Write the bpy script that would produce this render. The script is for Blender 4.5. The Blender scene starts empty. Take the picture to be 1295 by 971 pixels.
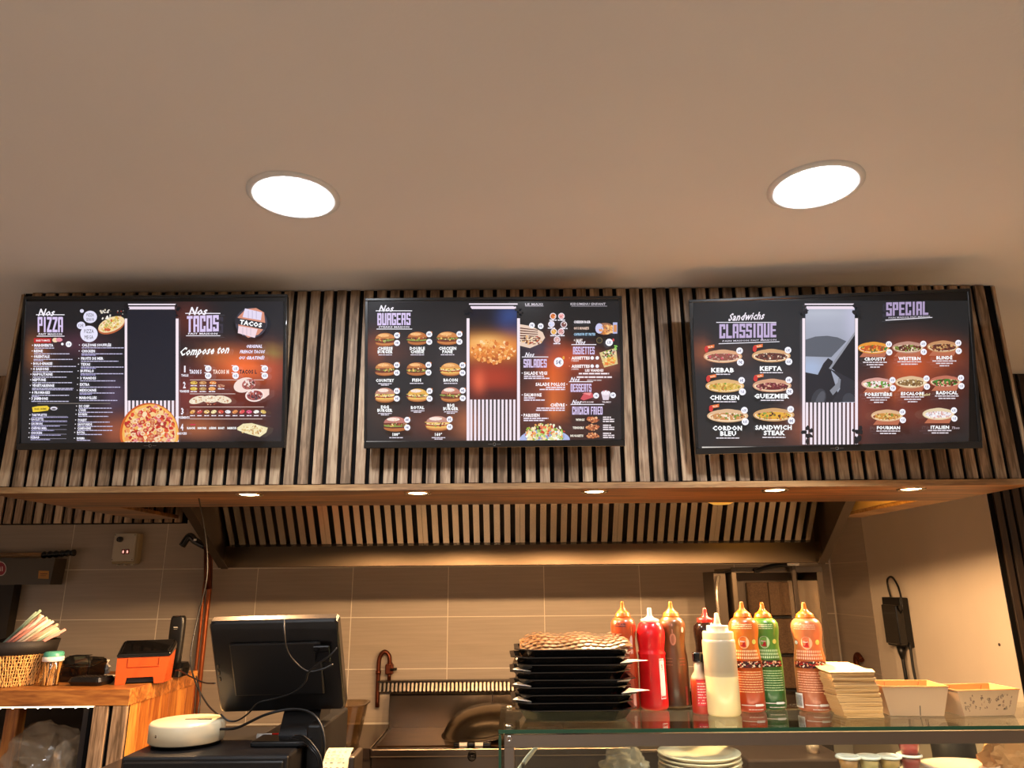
import bpy, bmesh, math, random
from mathutils import Vector, Matrix, noise
PI = math.pi
random.seed(7)
# ------------------------------------------------------------------ camera, world, exposure
CAMZ = 1.70
F, TH, RO = 908.0, math.radians(15.5), math.radians(-0.48)
C = bpy.context.scene.collection
cd = bpy.data.cameras.new('camera'); cam = bpy.data.objects.new('camera', cd); C.objects.link(cam)
cd.sensor_fit = 'HORIZONTAL'; cd.sensor_width = 36.0; cd.lens = 36.0 * F / 1295.0
cd.clip_start = 0.05; cd.clip_end = 60
cam.matrix_world = Matrix.Translation((0, 0, CAMZ)) @ Matrix.Rotation(PI/2 + TH, 4, 'X') @ Matrix.Rotation(RO, 4, 'Z')
bpy.context.scene.camera = cam
w = bpy.data.worlds.new('world'); bpy.context.scene.world = w; w.use_nodes = True
w.node_tree.nodes['Background'].inputs[0].default_value = (0.80, 0.76, 0.72, 1)
w.node_tree.nodes['Background'].inputs[1].default_value = 0.85
vs = bpy.context.scene.view_settings
vs.view_transform = 'Standard'; vs.look = 'None'; vs.gamma = 1.0; vs.exposure = 0.0; vs.use_curve_mapping = False
L_DOWN = 205.0
W_SPOT = 48.0

fw = Vector((0, math.cos(TH), math.sin(TH))); up0 = Vector((0, -math.sin(TH), math.cos(TH))); rt0 = Vector((1, 0, 0))
rt = rt0*math.cos(RO) + up0*math.sin(RO); up = -rt0*math.sin(RO) + up0*math.cos(RO)
EYE = Vector((0, 0, CAMZ))
def ray(x, y): return fw + rt*((x-647.5)/F) - up*((y-485.5)/F)
def atY(x, y, Y): d = ray(x, y); return EYE + d*(Y/d.y)
def atX(x, y, X): d = ray(x, y); return EYE + d*(X/d.x)
def atZ(x, y, Z): d = ray(x, y); return EYE + d*((Z-CAMZ)/d.z)

# ------------------------------------------------------------------ materials
def lin(c):
    if isinstance(c, str):
        c = [int(c[i:i+2], 16)/255 for i in (0, 2, 4)]
    return tuple(((v/12.92) if v <= .04045 else ((v+.055)/1.055)**2.4) for v in c[:3])
MATS = {}
def mat(name, col=None, rough=.5, metal=0., spec=.5, emis=None, estr=0., alpha=1., trans=0., ior=1.45, bump=0., bscale=40., var=0., vscale=(8, 8, 8), coat=0.):
    if name in MATS: return MATS[name]
    m = bpy.data.materials.new(name); m.use_nodes = True
    nt = m.node_tree; N = nt.nodes; b = N['Principled BSDF']; c = lin(col) if col else (.5, .5, .5)
    b.inputs['Base Color'].default_value = (*c, 1); b.inputs['Roughness'].default_value = rough
    b.inputs['Metallic'].default_value = metal; b.inputs['Specular IOR Level'].default_value = spec
    b.inputs['IOR'].default_value = ior; b.inputs['Coat Weight'].default_value = coat
    b.inputs['Transmission Weight'].default_value = trans; b.inputs['Alpha'].default_value = alpha
    if emis: b.inputs['Emission Color'].default_value = (*lin(emis), 1); b.inputs['Emission Strength'].default_value = estr
    tc = N.new('ShaderNodeTexCoord')
    mp = N.new('ShaderNodeMapping'); mp.inputs['Scale'].default_value = vscale
    nt.links.new(tc.outputs['Object'], mp.inputs[0])
    nz = N.new('ShaderNodeTexNoise'); nz.inputs['Scale'].default_value = 1.0; nz.inputs['Detail'].default_value = 5
    nt.links.new(mp.outputs[0], nz.inputs['Vector'])
    if var > 0:
        r = N.new('ShaderNodeValToRGB')
        r.color_ramp.elements[0].position = .3; r.color_ramp.elements[1].position = .7
        r.color_ramp.elements[0].color = (*[v*(1-var) for v in c], 1); r.color_ramp.elements[1].color = (*[min(1, v*(1+var)) for v in c], 1)
        nt.links.new(nz.outputs['Fac'], r.inputs[0]); nt.links.new(r.outputs[0], b.inputs['Base Color'])
    if bump > 0:
        n2 = N.new('ShaderNodeTexNoise'); n2.inputs['Scale'].default_value = bscale
        nt.links.new(tc.outputs['Object'], n2.inputs['Vector'])
        bp = N.new('ShaderNodeBump'); bp.inputs['Strength'].default_value = bump; bp.inputs['Distance'].default_value = .002
        nt.links.new(n2.outputs['Fac'], bp.inputs['Height']); nt.links.new(bp.outputs[0], b.inputs['Normal'])
    MATS[name] = m; return m
def wood(name, dark, mid, light, axis=2, scale=1., rough=.5, coat=0., rnd=True):
    """wood with grain running along one object axis; each object gets its own patch of grain"""
    m = bpy.data.materials.new(name); m.use_nodes = True; nt = m.node_tree; N = nt.nodes; b = N['Principled BSDF']
    tc = N.new('ShaderNodeTexCoord'); oi = N.new('ShaderNodeObjectInfo')
    ad = N.new('ShaderNodeVectorMath'); ad.operation = 'ADD'
    mu = N.new('ShaderNodeMath'); mu.operation = 'MULTIPLY'; mu.inputs[1].default_value = 37.
    nt.links.new(oi.outputs['Random'], mu.inputs[0])
    cb = N.new('ShaderNodeCombineXYZ')
    for i in range(3): nt.links.new(mu.outputs[0], cb.inputs[i])
    nt.links.new(tc.outputs['Object'], ad.inputs[0]); nt.links.new(cb.outputs[0], ad.inputs[1])
    def nz(sc, det, dist):
        mp = N.new('ShaderNodeMapping'); mp.inputs['Scale'].default_value = sc
        nt.links.new(ad.outputs[0], mp.inputs[0])
        n = N.new('ShaderNodeTexNoise'); n.inputs['Scale'].default_value = 1; n.inputs['Detail'].default_value = det; n.inputs['Distortion'].default_value = dist
        nt.links.new(mp.outputs[0], n.inputs['Vector']); return n
    s1 = [70*scale]*3; s1[axis] = 5*scale
    s2 = [220*scale]*3; s2[axis] = 26*scale
    s3 = [9*scale]*3; s3[axis] = 1.2*scale
    a, f, l = nz(s1, 4, 1.2), nz(s2, 3, .3), nz(s3, 2, .5)
    m1 = N.new('ShaderNodeMix'); m1.data_type = 'FLOAT'; m1.inputs[0].default_value = .35
    nt.links.new(a.outputs['Fac'], m1.inputs[2]); nt.links.new(f.outputs['Fac'], m1.inputs[3])
    m2 = N.new('ShaderNodeMix'); m2.data_type = 'FLOAT'; m2.inputs[0].default_value = .4
    nt.links.new(m1.outputs[0], m2.inputs[2]); nt.links.new(l.outputs['Fac'], m2.inputs[3])
    r = N.new('ShaderNodeValToRGB'); r.color_ramp.elements[0].position = .41; r.color_ramp.elements[1].position = .59
    r.color_ramp.elements[0].color = (*lin(dark), 1); r.color_ramp.elements[1].color = (*lin(light), 1)
    e = r.color_ramp.elements.new(.5); e.color = (*lin(mid), 1)
    nt.links.new(m2.outputs[0], r.inputs[0])
    hs = N.new('ShaderNodeHueSaturation')
    mr = N.new('ShaderNodeMapRange'); mr.inputs[3].default_value = .82; mr.inputs[4].default_value = 1.15
    nt.links.new(oi.outputs['Random'], mr.inputs[0]); nt.links.new(mr.outputs[0], hs.inputs['Value'])
    nt.links.new(r.outputs[0], hs.inputs['Color']); nt.links.new(hs.outputs[0], b.inputs['Base Color'])
    b.inputs['Roughness'].default_value = rough; b.inputs['Coat Weight'].default_value = coat; b.inputs['Coat Roughness'].default_value = .25
    bp = N.new('ShaderNodeBump'); bp.inputs['Strength'].default_value = .25; bp.inputs['Distance'].default_value = .001
    nt.links.new(m1.outputs[0], bp.inputs['Height']); nt.links.new(bp.outputs[0], b.inputs['Normal'])
    MATS[name] = m; return m
def steel(name, col, rough=.32, axis=0):
    m = mat(name, col, rough=rough, metal=1.); nt = m.node_tree; N = nt.nodes; b = N['Principled BSDF']
    tc = N.new('ShaderNodeTexCoord'); mp = N.new('ShaderNodeMapping'); s = [260]*3; s[axis] = 3; mp.inputs['Scale'].default_value = s
    nt.links.new(tc.outputs['Object'], mp.inputs[0]); n = N.new('ShaderNodeTexNoise'); n.inputs['Scale'].default_value = 1
    nt.links.new(mp.outputs[0], n.inputs['Vector'])
    mr = N.new('ShaderNodeMapRange'); mr.inputs[3].default_value = rough*.85; mr.inputs[4].default_value = rough*1.15
    bp = N.new('ShaderNodeBump'); bp.inputs['Strength'].default_value = .02; bp.inputs['Distance'].default_value = .0003
    nt.links.new(n.outputs['Fac'], bp.inputs['Height']); nt.links.new(bp.outputs[0], b.inputs['Normal'])
    return m
def vcol(name, rough=.4, emit=0., alpha=False):
    m = bpy.data.materials.new(name); m.use_nodes = True; nt = m.node_tree; N = nt.nodes; b = N['Principled BSDF']
    a = N.new('ShaderNodeAttribute'); a.attribute_name = 'Col'
    b.inputs['Roughness'].default_value = rough
    if emit:
        b.inputs['Base Color'].default_value = (.012, .012, .014, 1)
        nt.links.new(a.outputs['Color'], b.inputs['Emission Color']); b.inputs['Emission Strength'].default_value = emit
    else: nt.links.new(a.outputs['Color'], b.inputs['Base Color'])
    MATS[name] = m; return m
def zramp(name, stops, z0, z1, rough=.3, sub=0., alpha=1., trans=0.):
    """colour that changes along the height of the thing (printed sleeve, contents showing through)"""
    m = bpy.data.materials.new(name); m.use_nodes = True; nt = m.node_tree; N = nt.nodes; b = N['Principled BSDF']
    tc = N.new('ShaderNodeTexCoord'); sp = N.new('ShaderNodeSeparateXYZ'); mr = N.new('ShaderNodeMapRange')
    nt.links.new(tc.outputs['Object'], sp.inputs[0]); nt.links.new(sp.outputs[2], mr.inputs[0])
    mr.inputs[1].default_value = z0; mr.inputs[2].default_value = z1
    r = N.new('ShaderNodeValToRGB'); nt.links.new(mr.outputs[0], r.inputs[0]); el = r.color_ramp.elements
    while len(el) < len(stops): el.new(.5)
    for e, (p, c) in zip(el, stops): e.position = p; e.color = (*lin(c), 1)
    nt.links.new(r.outputs[0], b.inputs['Base Color']); b.inputs['Roughness'].default_value = rough
    b.inputs['Subsurface Weight'].default_value = sub; b.inputs['Subsurface Radius'].default_value = (.02, .01, .006)
    b.inputs['Coat Weight'].default_value = .4; b.inputs['Coat Roughness'].default_value = .12
    b.inputs['Alpha'].default_value = alpha
    MATS[name] = m; return m
def thinglass(name, tint, opac=.12, rough=.04):
    """thin clear sheet: mostly see-through with a fresnel sheen"""
    m = bpy.data.materials.new(name); m.use_nodes = True; nt = m.node_tree; N = nt.nodes
    for n in list(N):
        if n.type != 'OUTPUT_MATERIAL': N.remove(n)
    out = N['Material Output'] if 'Material Output' in N else N.new('ShaderNodeOutputMaterial')
    t = N.new('ShaderNodeBsdfTransparent'); t.inputs[0].default_value = (*lin(tint), 1)
    g = N.new('ShaderNodeBsdfGlossy'); g.inputs['Roughness'].default_value = rough
    ge = N.new('ShaderNodeNewGeometry'); dt = N.new('ShaderNodeVectorMath'); dt.operation = 'DOT_PRODUCT'
    nt.links.new(ge.outputs['Incoming'], dt.inputs[0]); nt.links.new(ge.outputs['Normal'], dt.inputs[1])
    def mth(op, a, b=None):
        n = N.new('ShaderNodeMath'); n.operation = op; nt.links.new(a, n.inputs[0])
        if b is not None: n.inputs[1].default_value = b
        return n.outputs[0]
    iv = N.new('ShaderNodeMath'); iv.operation = 'SUBTRACT'; iv.inputs[0].default_value = 1.0; nt.links.new(mth('ABSOLUTE', dt.outputs['Value']), iv.inputs[1])
    ad = N.new('ShaderNodeMath'); ad.operation = 'MULTIPLY_ADD'; ad.inputs[1].default_value = .96; ad.inputs[2].default_value = .04+opac; ad.use_clamp = True
    nt.links.new(mth('POWER', iv.outputs[0], 5.0), ad.inputs[0])
    mx = N.new('ShaderNodeMixShader'); nt.links.new(ad.outputs[0], mx.inputs[0]); nt.links.new(t.outputs[0], mx.inputs[1]); nt.links.new(g.outputs[0], mx.inputs[2])
    nt.links.new(mx.outputs[0], out.inputs['Surface']); MATS[name] = m; return m

M_slat = wood('oak_slat', '5e4830', '92765a', 'b59c7c', 2, .8, .6)
M_soff = wood('walnut_soffit', '3c220c', '70461c', '9a6830', 0, .35, .45, .1)
M_edge = wood('oak_edge', '7d5a36', '9a7448', 'b08a5a', 0, 1., .55)
M_butch = wood('butcher_block', '6a3c14', '945824', 'b87a38', 0, .7, .4, .15)
M_plank = wood('orange_plank', '743c14', '9c5c22', 'bc7e38', 2, .6, .4, .15)
M_felt = mat('black_felt', '0f0d0c', rough=.95, spec=.1, bump=.3, bscale=300)
M_ceil = mat('ceiling_paint', 'dcd8d3', rough=.9, spec=.2, var=.03, vscale=(1.5, 1.5, 1.5), bump=.15, bscale=140)
M_wall = mat('cream_plaster', 'd2c3b0', rough=.85, spec=.2, var=.04, vscale=(3, 3, 3), bump=.2, bscale=120)
M_tile = mat('beige_tile', 'b5a695', rough=.42, spec=.4, var=.07, vscale=(2.5, 2.5, 60))
M_grout = mat('grout', 'eee4d2', rough=.9)
M_floor = mat('floor_tile', 'b4b0ac', rough=.5, var=.08, vscale=(2, 2, 2))
M_steel = steel('brushed_steel', '7c6f60', .25, 0)
M_steelv = mat('brushed_steel_upright', 'd8cab6', rough=.27, metal=.82)
M_dsteel = steel('dark_steel', '5f544a', .42, 2)
M_black = mat('black_plastic', '100f0f', rough=.38)
M_blackg = mat('glossy_black', '0b0b0c', rough=.12, coat=.5)
M_rubber = mat('black_cable', '0c0b0b', rough=.5)
M_white = mat('white_enamel', 'e6e2da', rough=.35)
M_frame_white = mat('white_light_trim', 'd9d9d6', rough=.4)

# ------------------------------------------------------------------ mesh helpers
def BM(): return bmesh.new()
def box(bm, lo, hi, bev=0., seg=1, mi=0):
    lo = Vector(lo); hi = Vector(hi); c = (lo+hi)/2; s = hi-lo
    r = bmesh.ops.create_cube(bm, size=1.0)
    vv = r['verts']
    bmesh.ops.scale(bm, vec=s, verts=vv); bmesh.ops.translate(bm, vec=c, verts=vv)
    fs = set(f for v in vv for f in v.link_faces)
    for f in fs: f.material_index = mi
    if bev > 0:
        es = list(set(e for v in vv for e in v.link_edges))
        bmesh.ops.bevel(bm, geom=es, offset=bev, segments=seg, affect='EDGES', profile=.5)
    return bm
def lathe(bm, prof, seg=24, c=(0, 0, 0), mi=0, cap=True, sx=1., sy=1.):
    rings = []
    for r, z in prof:
        rings.append([bm.verts.new((c[0]+sx*max(r, 1e-5)*math.cos(2*PI*i/seg), c[1]+sy*max(r, 1e-5)*math.sin(2*PI*i/seg), c[2]+z)) for i in range(seg)])
    for a, b in zip(rings, rings[1:]):
        for i in range(seg):
            f = bm.faces.new((a[i], a[(i+1) % seg], b[(i+1) % seg], b[i])); f.smooth = True; f.material_index = mi
    if cap:
        if prof[0][0] > 1e-4: f = bm.faces.new(rings[0][::-1]); f.material_index = mi
        if prof[-1][0] > 1e-4: f = bm.faces.new(rings[-1]); f.material_index = mi
    return bm
def smooth_path(pts, n=6):
    P = [Vector(p) for p in pts]
    if len(P) < 3: return P
    Q = [P[0]*2-P[1]] + P + [P[-1]*2-P[-2]]; out = []
    for i in range(1, len(Q)-2):
        for k in range(n):
            t = k/n; a, b, c, d = Q[i-1], Q[i], Q[i+1], Q[i+2]
            out.append(.5*((2*b) + (c-a)*t + (2*a-5*b+4*c-d)*t*t + (3*b-a-3*c+d)*t**3))
    out.append(P[-1]); return out
def tube(bm, pts, r, seg=8, smooth=True, n=6, mi=0, sq=1.):
    P = smooth_path(pts, n) if smooth else [Vector(p) for p in pts]
    T = [(P[min(i+1, len(P)-1)]-P[max(i-1, 0)]).normalized() for i in range(len(P))]
    nrm = T[0].orthogonal().normalized(); rings = []
    for i, p in enumerate(P):
        nrm = (nrm - T[i]*nrm.dot(T[i])).normalized(); bn = T[i].cross(nrm)
        rr = r(i/(len(P)-1)) if callable(r) else r
        rings.append([bm.verts.new(p + (nrm*math.cos(2*PI*k/seg) + bn*math.sin(2*PI*k/seg)*sq)*rr) for k in range(seg)])
    for a, b in zip(rings, rings[1:]):
        for k in range(seg):
            f = bm.faces.new((a[k], a[(k+1) % seg], b[(k+1) % seg], b[k])); f.smooth = seg > 5; f.material_index = mi
    bm.faces.new(rings[0][::-1]).material_index = mi; bm.faces.new(rings[-1]).material_index = mi
    return bm
def prism(bm, pts, d, mi=0):
    """closed outline (list of 3D points) extruded by vector d"""
    d = Vector(d); a = [bm.verts.new(Vector(p)) for p in pts]; b = [bm.verts.new(Vector(p)+d) for p in pts]; n = len(a)
    fs = [bm.faces.new(a[::-1]), bm.faces.new(b)] + [bm.faces.new((a[i], a[(i+1) % n], b[(i+1) % n], b[i])) for i in range(n)]
    for f in fs: f.material_index = mi
    return bm
def loft(bm, loops, cap=(True, True), smooth=False, mi=0):
    R = [[bm.verts.new(Vector(p)) for p in l] for l in loops]; n = len(R[0])
    for a, b in zip(R, R[1:]):
        for i in range(n):
            f = bm.faces.new((a[i], a[(i+1) % n], b[(i+1) % n], b[i])); f.smooth = smooth; f.material_index = mi
    if cap[0]: bm.faces.new(R[0][::-1]).material_index = mi
    if cap[1]: bm.faces.new(R[-1]).material_index = mi
    return bm
def rrect(cx, cy, z, hx, hy, r, n=3):
    out = []
    for sx, sy, a0 in ((1, 1, 0), (-1, 1, 90), (-1, -1, 180), (1, -1, 270)):
        for k in range(n+1):
            a = math.radians(a0+90*k/n); out.append((cx+sx*(hx-r)+r*math.cos(a), cy+sy*(hy-r)+r*math.sin(a), z))
    return out
def obj(name, bm, m, parent=None, loc=None, fixn=True):
    if fixn: bmesh.ops.recalc_face_normals(bm, faces=bm.faces)
    me = bpy.data.meshes.new(name); bm.to_mesh(me); bm.free()
    for x in (m if isinstance(m, (list, tuple)) else [m]): me.materials.append(x)
    o = bpy.data.objects.new(name, me); C.objects.link(o)
    if parent: o.parent = parent
    if loc is not None: o.location = loc
    return o
def tag(o, label=None, cat=None, group=None, kind=None):
    if label: o['label'] = label
    if cat: o['category'] = cat
    if group: o['group'] = group
    if kind: o['kind'] = kind
    return o
def thing(name, label, cat, loc=(0, 0, 0), group=None, rotz=0.):
    o = bpy.data.objects.new(name, None); C.objects.link(o); o.location = loc; o.rotation_euler = (0, 0, rotz); o.empty_display_size = .05
    return tag(o, label, cat, group)
def copy_tree(o, parent=None):
    c = o.copy(); C.objects.link(c)
    if parent: c.parent = parent
    for ch in list(o.children):
        if ch is not c: copy_tree(ch, c)
    return c
def struct(name, bm, m, parent=None, label=None):
    o = obj(name, bm, m, parent)
    if not parent: tag(o, label, None, None, 'structure')
    return o

# ------------------------------------------------------------------ flat prints (screens, labels): stacked flat shapes with a colour per vertex
_tc = {}
def glyphs(s, bold=0.):
    k = (s, bold)
    if k in _tc: return _tc[k]
    cu = bpy.data.curves.new('t', 'FONT'); cu.body = s; cu.size = 1; cu.resolution_u = 1; cu.offset = bold; cu.fill_mode = 'FRONT'
    cu.space_character = 1.0 + bold*2.6
    o = bpy.data.objects.new('t', cu); C.objects.link(o); dg = bpy.context.evaluated_depsgraph_get()
    me = bpy.data.meshes.new_from_object(o.evaluated_get(dg)); vs_ = [(v.co.x, v.co.y) for v in me.vertices]; fs = [tuple(p.vertices) for p in me.polygons]
    bpy.data.objects.remove(o); bpy.data.curves.remove(cu); bpy.data.meshes.remove(me)
    xs = [v[0] for v in vs_] or [0, 1]; x0, x1 = min(xs), max(xs)
    cap = .73
    _tc[k] = ([((x-x0), y/cap) for x, y in vs_], fs, (x1-x0)/cap); 
    _tc[k] = ([(x/cap, y) for x, y in _tc[k][0]], fs, _tc[k][2]); return _tc[k]
BLK = {}
def _v(x0, x1, y0=0., y1=1.): return [(x0, y0), (x1, y0), (x1, y1), (x0, y1)]
_a, _t = .36, .17
_L, _R, _T, _B, _M = _v(0, _a), _v(1-_a, 1), _v(0, 1, 1-_t, 1), _v(0, 1, 0, _t), _v(0, 1, .5-_t*.4, .5+_t*.4)
BLK.update({'I': [_v(.2, .8)], 'P': [_L, _v(0, 1, 1-_t, 1), _v(1-_a, 1, .42, 1), _v(0, 1, .42, .55)], 'Z': [_T, _B, [(0, _t), (.42, _t), (1, 1-_t), (.58, 1-_t)]],
 'A': [_v(0, _a, 0, .96), _v(1-_a, 1, 0, .96), _v(.06, .94, 1-_t, 1), _v(0, 1, .34, .46)], 'T': [_T, _v(.5-_a/2, .5+_a/2)], 'C': [_L, _T, _B, _v(1-_a, 1, 0, .36), _v(1-_a, 1, .64, 1)], 'O': [_L, _R, _T, _B],
 'S': [_T, _B, _M, _v(0, _a, .45, 1), _v(1-_a, 1, 0, .55), _v(0, _a, 0, .28), _v(1-_a, 1, .72, 1)], 'B': [_L, _v(0, .94, 1-_t, 1), _v(0, .94, 0, _t), _M, _v(1-_a, 1, .06, .45), _v(1-_a, 1, .55, .94)], 'U': [_L, _R, _B],
 'R': [_L, _T, _v(1-_a, 1, .52, 1), _v(0, 1, .42, .56), _v(1-_a, 1, 0, .45)], 'G': [_L, _T, _B, _v(1-_a, 1, 0, .46), _v(.5, 1, .36, .48), _v(1-_a, 1, .68, 1)], 'E': [_L, _T, _B, _v(0, .9, .5-_t*.4, .5+_t*.4)],
 'L': [_L, _B], 'D': [_L, _v(0, .92, 1-_t, 1), _v(0, .92, 0, _t), _v(1-_a, 1, .07, .93)], 'H': [_L, _R, _M], 'K': [_L, [(.34, .42), (.66, 1), (1, 1), (.62, .5)], [(.36, .55), (.66, .6), (1, 0), (.66, 0)]], 'F': [_L, _T, _v(0, .9, .44, .58)],
 'N': [_L, _R, [(0, 1), (.34, 1), (1, 0), (.66, 0)]], 'Q': [_L, _R, _T, _B, [(.55, .2), (.8, .2), (1, -.12), (.75, -.12)]]})
class Sheet:
    def __init__(s, fn, ydown=True, step=2e-5): s.fn = fn; s.v = []; s.c = []; s.f = []; s.n = 0; s.sg = -1 if ydown else 1; s.step = step
    def poly(s, pts, col, lay=None):
        if lay is None: s.n += 1; lay = s.n
        b = len(s.v); s.v += [s.fn(x, y, lay*s.step) for x, y in pts]
        cs = col if isinstance(col, list) else [col]*len(pts)
        s.c += [(*lin(c), 1) for c in cs]; s.f.append(tuple(range(b, b+len(pts))))
    def rect(s, x0, y0, x1, y1, col, nx=1):
        s.n += 1
        for i in range(nx):
            a, b = x0+(x1-x0)*i/nx, x0+(x1-x0)*(i+1)/nx
            s.poly([(a, y0), (b, y0), (b, y1), (a, y1)], col, s.n)
    def ell(s, cx, cy, rx, ry, col, ang=0, n=14, clip=None, wob=0.):
        a = math.radians(ang); P = []
        for k in range(n):
            t = 2*PI*k/n; q = 1+wob*random.uniform(-1, 1); x, y = rx*q*math.cos(t), ry*q*math.sin(t)
            X, Y = cx+x*math.cos(a)-y*math.sin(a), cy+x*math.sin(a)+y*math.cos(a)
            if clip is not None: Y = min(Y, clip)
            P.append((X, Y))
        s.poly(P, col)
    def text(s, t, x, y, h, col, w=None, al='c', shear=0., ang=0., bold=.02):
        """x,y = middle of the line (al l/c/r), h = cap height"""
        V, Fc, W = glyphs(t, bold); s.n += 1
        if not V: return
        sx = (w/W) if w else h*.92; tw = W*sx; ox = {'l': 0, 'c': -tw/2, 'r': -tw}[al]; a = math.radians(ang); b = len(s.v)
        for (vx, vy) in V:
            X = ox+vx*sx+(vy-.5)*h*shear; Y = (vy-.5)*h*s.sg
            s.v.append(s.fn(x+X*math.cos(a)-Y*math.sin(a), y+X*math.sin(a)+Y*math.cos(a), s.n*s.step)); s.c.append((*lin(col), 1))
        s.f += [tuple(b+i for i in f) for f in Fc]
    def block(s, t, x0, x1, y0, y1, col, slope=0.):
        s.n += 1; wd = [.62 if c == 'I' else (.55 if c == ' ' else 1.) for c in t]; tot = sum(wd)+.14*(len(t)-1); u = (x1-x0)/tot; x = x0; k = math.tan(math.radians(slope))
        for c, q in zip(t, wd):
            for P in BLK.get(c, []):
                s.poly([(x+px*q*u, y1-(y1-y0)*py+(x+px*q*u-(x0+x1)/2)*k) for px, py in P], col, s.n)
            x += (q+.14)*u
    def micro(s, x, y, w, h, col, al='l'):
        """a line of print too small to read"""
        if al == 'c': x -= w/2
        if al == 'r': x -= w
        e = x+w; s.n += 1
        while x < e:
            q = min(random.uniform(1.0, 3.2)*h*1.6, e-x)
            if q > h*.3: s.poly([(x, y-h/2), (x+q, y-h/2), (x+q, y+h/2), (x, y+h/2)], col, s.n)
            x += q+h*.45
    def blobs(s, cx, cy, rx, ry, cols, n, r0, r1, ang=0, clip=None, rmax=.92):
        a = math.radians(ang)
        for _ in range(n):
            t = random.uniform(0, 2*PI); q = math.sqrt(random.random())*rmax; x, y = rx*q*math.cos(t), ry*q*math.sin(t); r = random.uniform(r0, r1)
            s.ell(cx+x*math.cos(a)-y*math.sin(a), cy+x*math.sin(a)+y*math.cos(a), r, r*random.uniform(.5, 1), random.choice(cols), random.uniform(0, 180), 6, clip, .25)
    def glow(s, x0, y0, x1, y1, base, spots, nx=26, ny=22):
        """soft blurred backdrop of a screen picture"""
        s.n += 1; b = len(s.v); B = Vector(lin(base))
        for j in range(ny+1):
            for i in range(nx+1):
                x, y = x0+(x1-x0)*i/nx, y0+(y1-y0)*j/ny; c = B.copy()
                for (sx, sy, rx, ry, col) in spots:
                    k = math.exp(-((x-sx)/rx)**2-((y-sy)/ry)**2); c = c*(1-k)+Vector(lin(col))*k
                s.v.append(s.fn(x, y, s.n*s.step)); s.c.append((*c, 1))
        for j in range(ny):
            for i in range(nx):
                q = b+j*(nx+1)+i; s.f.append((q, q+1, q+nx+2, q+nx+1))
    def build(s, name, m, parent):
        me = bpy.data.meshes.new(name); me.from_pydata(s.v, [], s.f); at = me.color_attributes.new('Col', 'FLOAT_COLOR', 'POINT')
        at.data.foreach_set('color', [q for c in s.c for q in c]); me.materials.append(m)
        o = bpy.data.objects.new(name, me); C.objects.link(o); o.parent = parent; return o
M_print = vcol('print', .4)
M_scr = vcol('lit_screen', .12, emit=1.08)
# ================================================================== ROOM SHELL
CEIL = 2.57; YB = 4.67; XR = 2.0
struct('floor', box(BM(), (-4.2, -3.2, -.1), (3.5, 4.8, 0)), M_floor)
struct('ceiling', box(BM(), (-4.2, -3.2, CEIL), (3.5, 4.8, CEIL+.1)), M_ceil)
wb = struct('wall_back', box(BM(), (-4.2, YB+.0014, 0), (XR+.1, YB+.12, CEIL)), M_grout)
def tile_mesh(wx, wz):
    b = box(BM(), (0, 0, 0), (wx-.0055, .008, wz-.0055), .0006); bmesh.ops.recalc_face_normals(b, faces=b.faces)
    me = bpy.data.meshes.new('tile'); b.to_mesh(me); b.free(); me.materials.append(M_tile); return me
tm = tile_mesh(.6, .3)
def inst(name, me, parent, loc, rot=(0, 0, 0), sc=None):
    o = bpy.data.objects.new(name, me); C.objects.link(o); o.parent = parent; o.location = loc; o.rotation_euler = rot
    if sc: o.scale = sc
    return o
for j in range(5):
    for i in range(-7, 4):
        x = .19+.6*i; me = tm
        if i == 3: continue
        inst('tile', me, wb, (x+.0027, YB-.0006+random.uniform(0, .0006), .9057+.3*j))
for j in range(5):
    pass
wr = struct('wall_right', box(BM(), (XR, 3.054, 0), (XR+.1, YB+.01, CEIL), .004), M_wall)
tm2 = tile_mesh(.485, .3)
for j in range(5): inst('tile', tm2, wr, (XR-.0025, YB-.002, .9057+.3*j), (0, 0, -PI/2))
struct('trim_1', box(BM(), (XR-.003, 3.048, 0), (XR+.016, 3.0535, CEIL)), M_wall)
struct('wall_left', box(BM(), (-4.2, 2.93, 0), (-4.1, YB, CEIL)), M_wall)
struct('wall_left_front', box(BM(), (-3.7, -3.2, 0), (-3.6, 2.9, CEIL)), M_wall)
struct('wall_right_front', box(BM(), (3.2, -3.2, 0), (3.3, 3.06, CEIL)), M_wall)

# slatted wall to the right of the kitchen opening, slatted band to the left
def slat_mesh(L, wd=.0280, dp=.009):
    b = box(BM(), (-wd/2, 0, 0), (wd/2, dp, L), .0008); bmesh.ops.recalc_face_normals(b, faces=b.faces)
    me = bpy.data.meshes.new('slat'); b.to_mesh(me); b.free(); me.materials.append(M_slat); return me
PIT = .0406
M_slat_shaded = wood('oak_slat_shaded', '1a110a', '26190e', '33220f', 2, 1., .6)  # shade beside the canopy is put into this slat colour
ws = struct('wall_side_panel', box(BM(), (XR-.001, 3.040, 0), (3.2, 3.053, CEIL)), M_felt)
sm = slat_mesh(CEIL-.01); sm.materials[0] = M_slat_shaded
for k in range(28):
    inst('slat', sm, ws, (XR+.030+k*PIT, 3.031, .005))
wl = struct('wall_upper_left', box(BM(), (-4.1, 2.941, 1.945), (-1.33, 2.975, CEIL)), M_felt)
sm = slat_mesh(.62)
for k in range(68): inst('slat', sm, wl, (-1.35-k*PIT, 2.930, 1.947))

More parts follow.
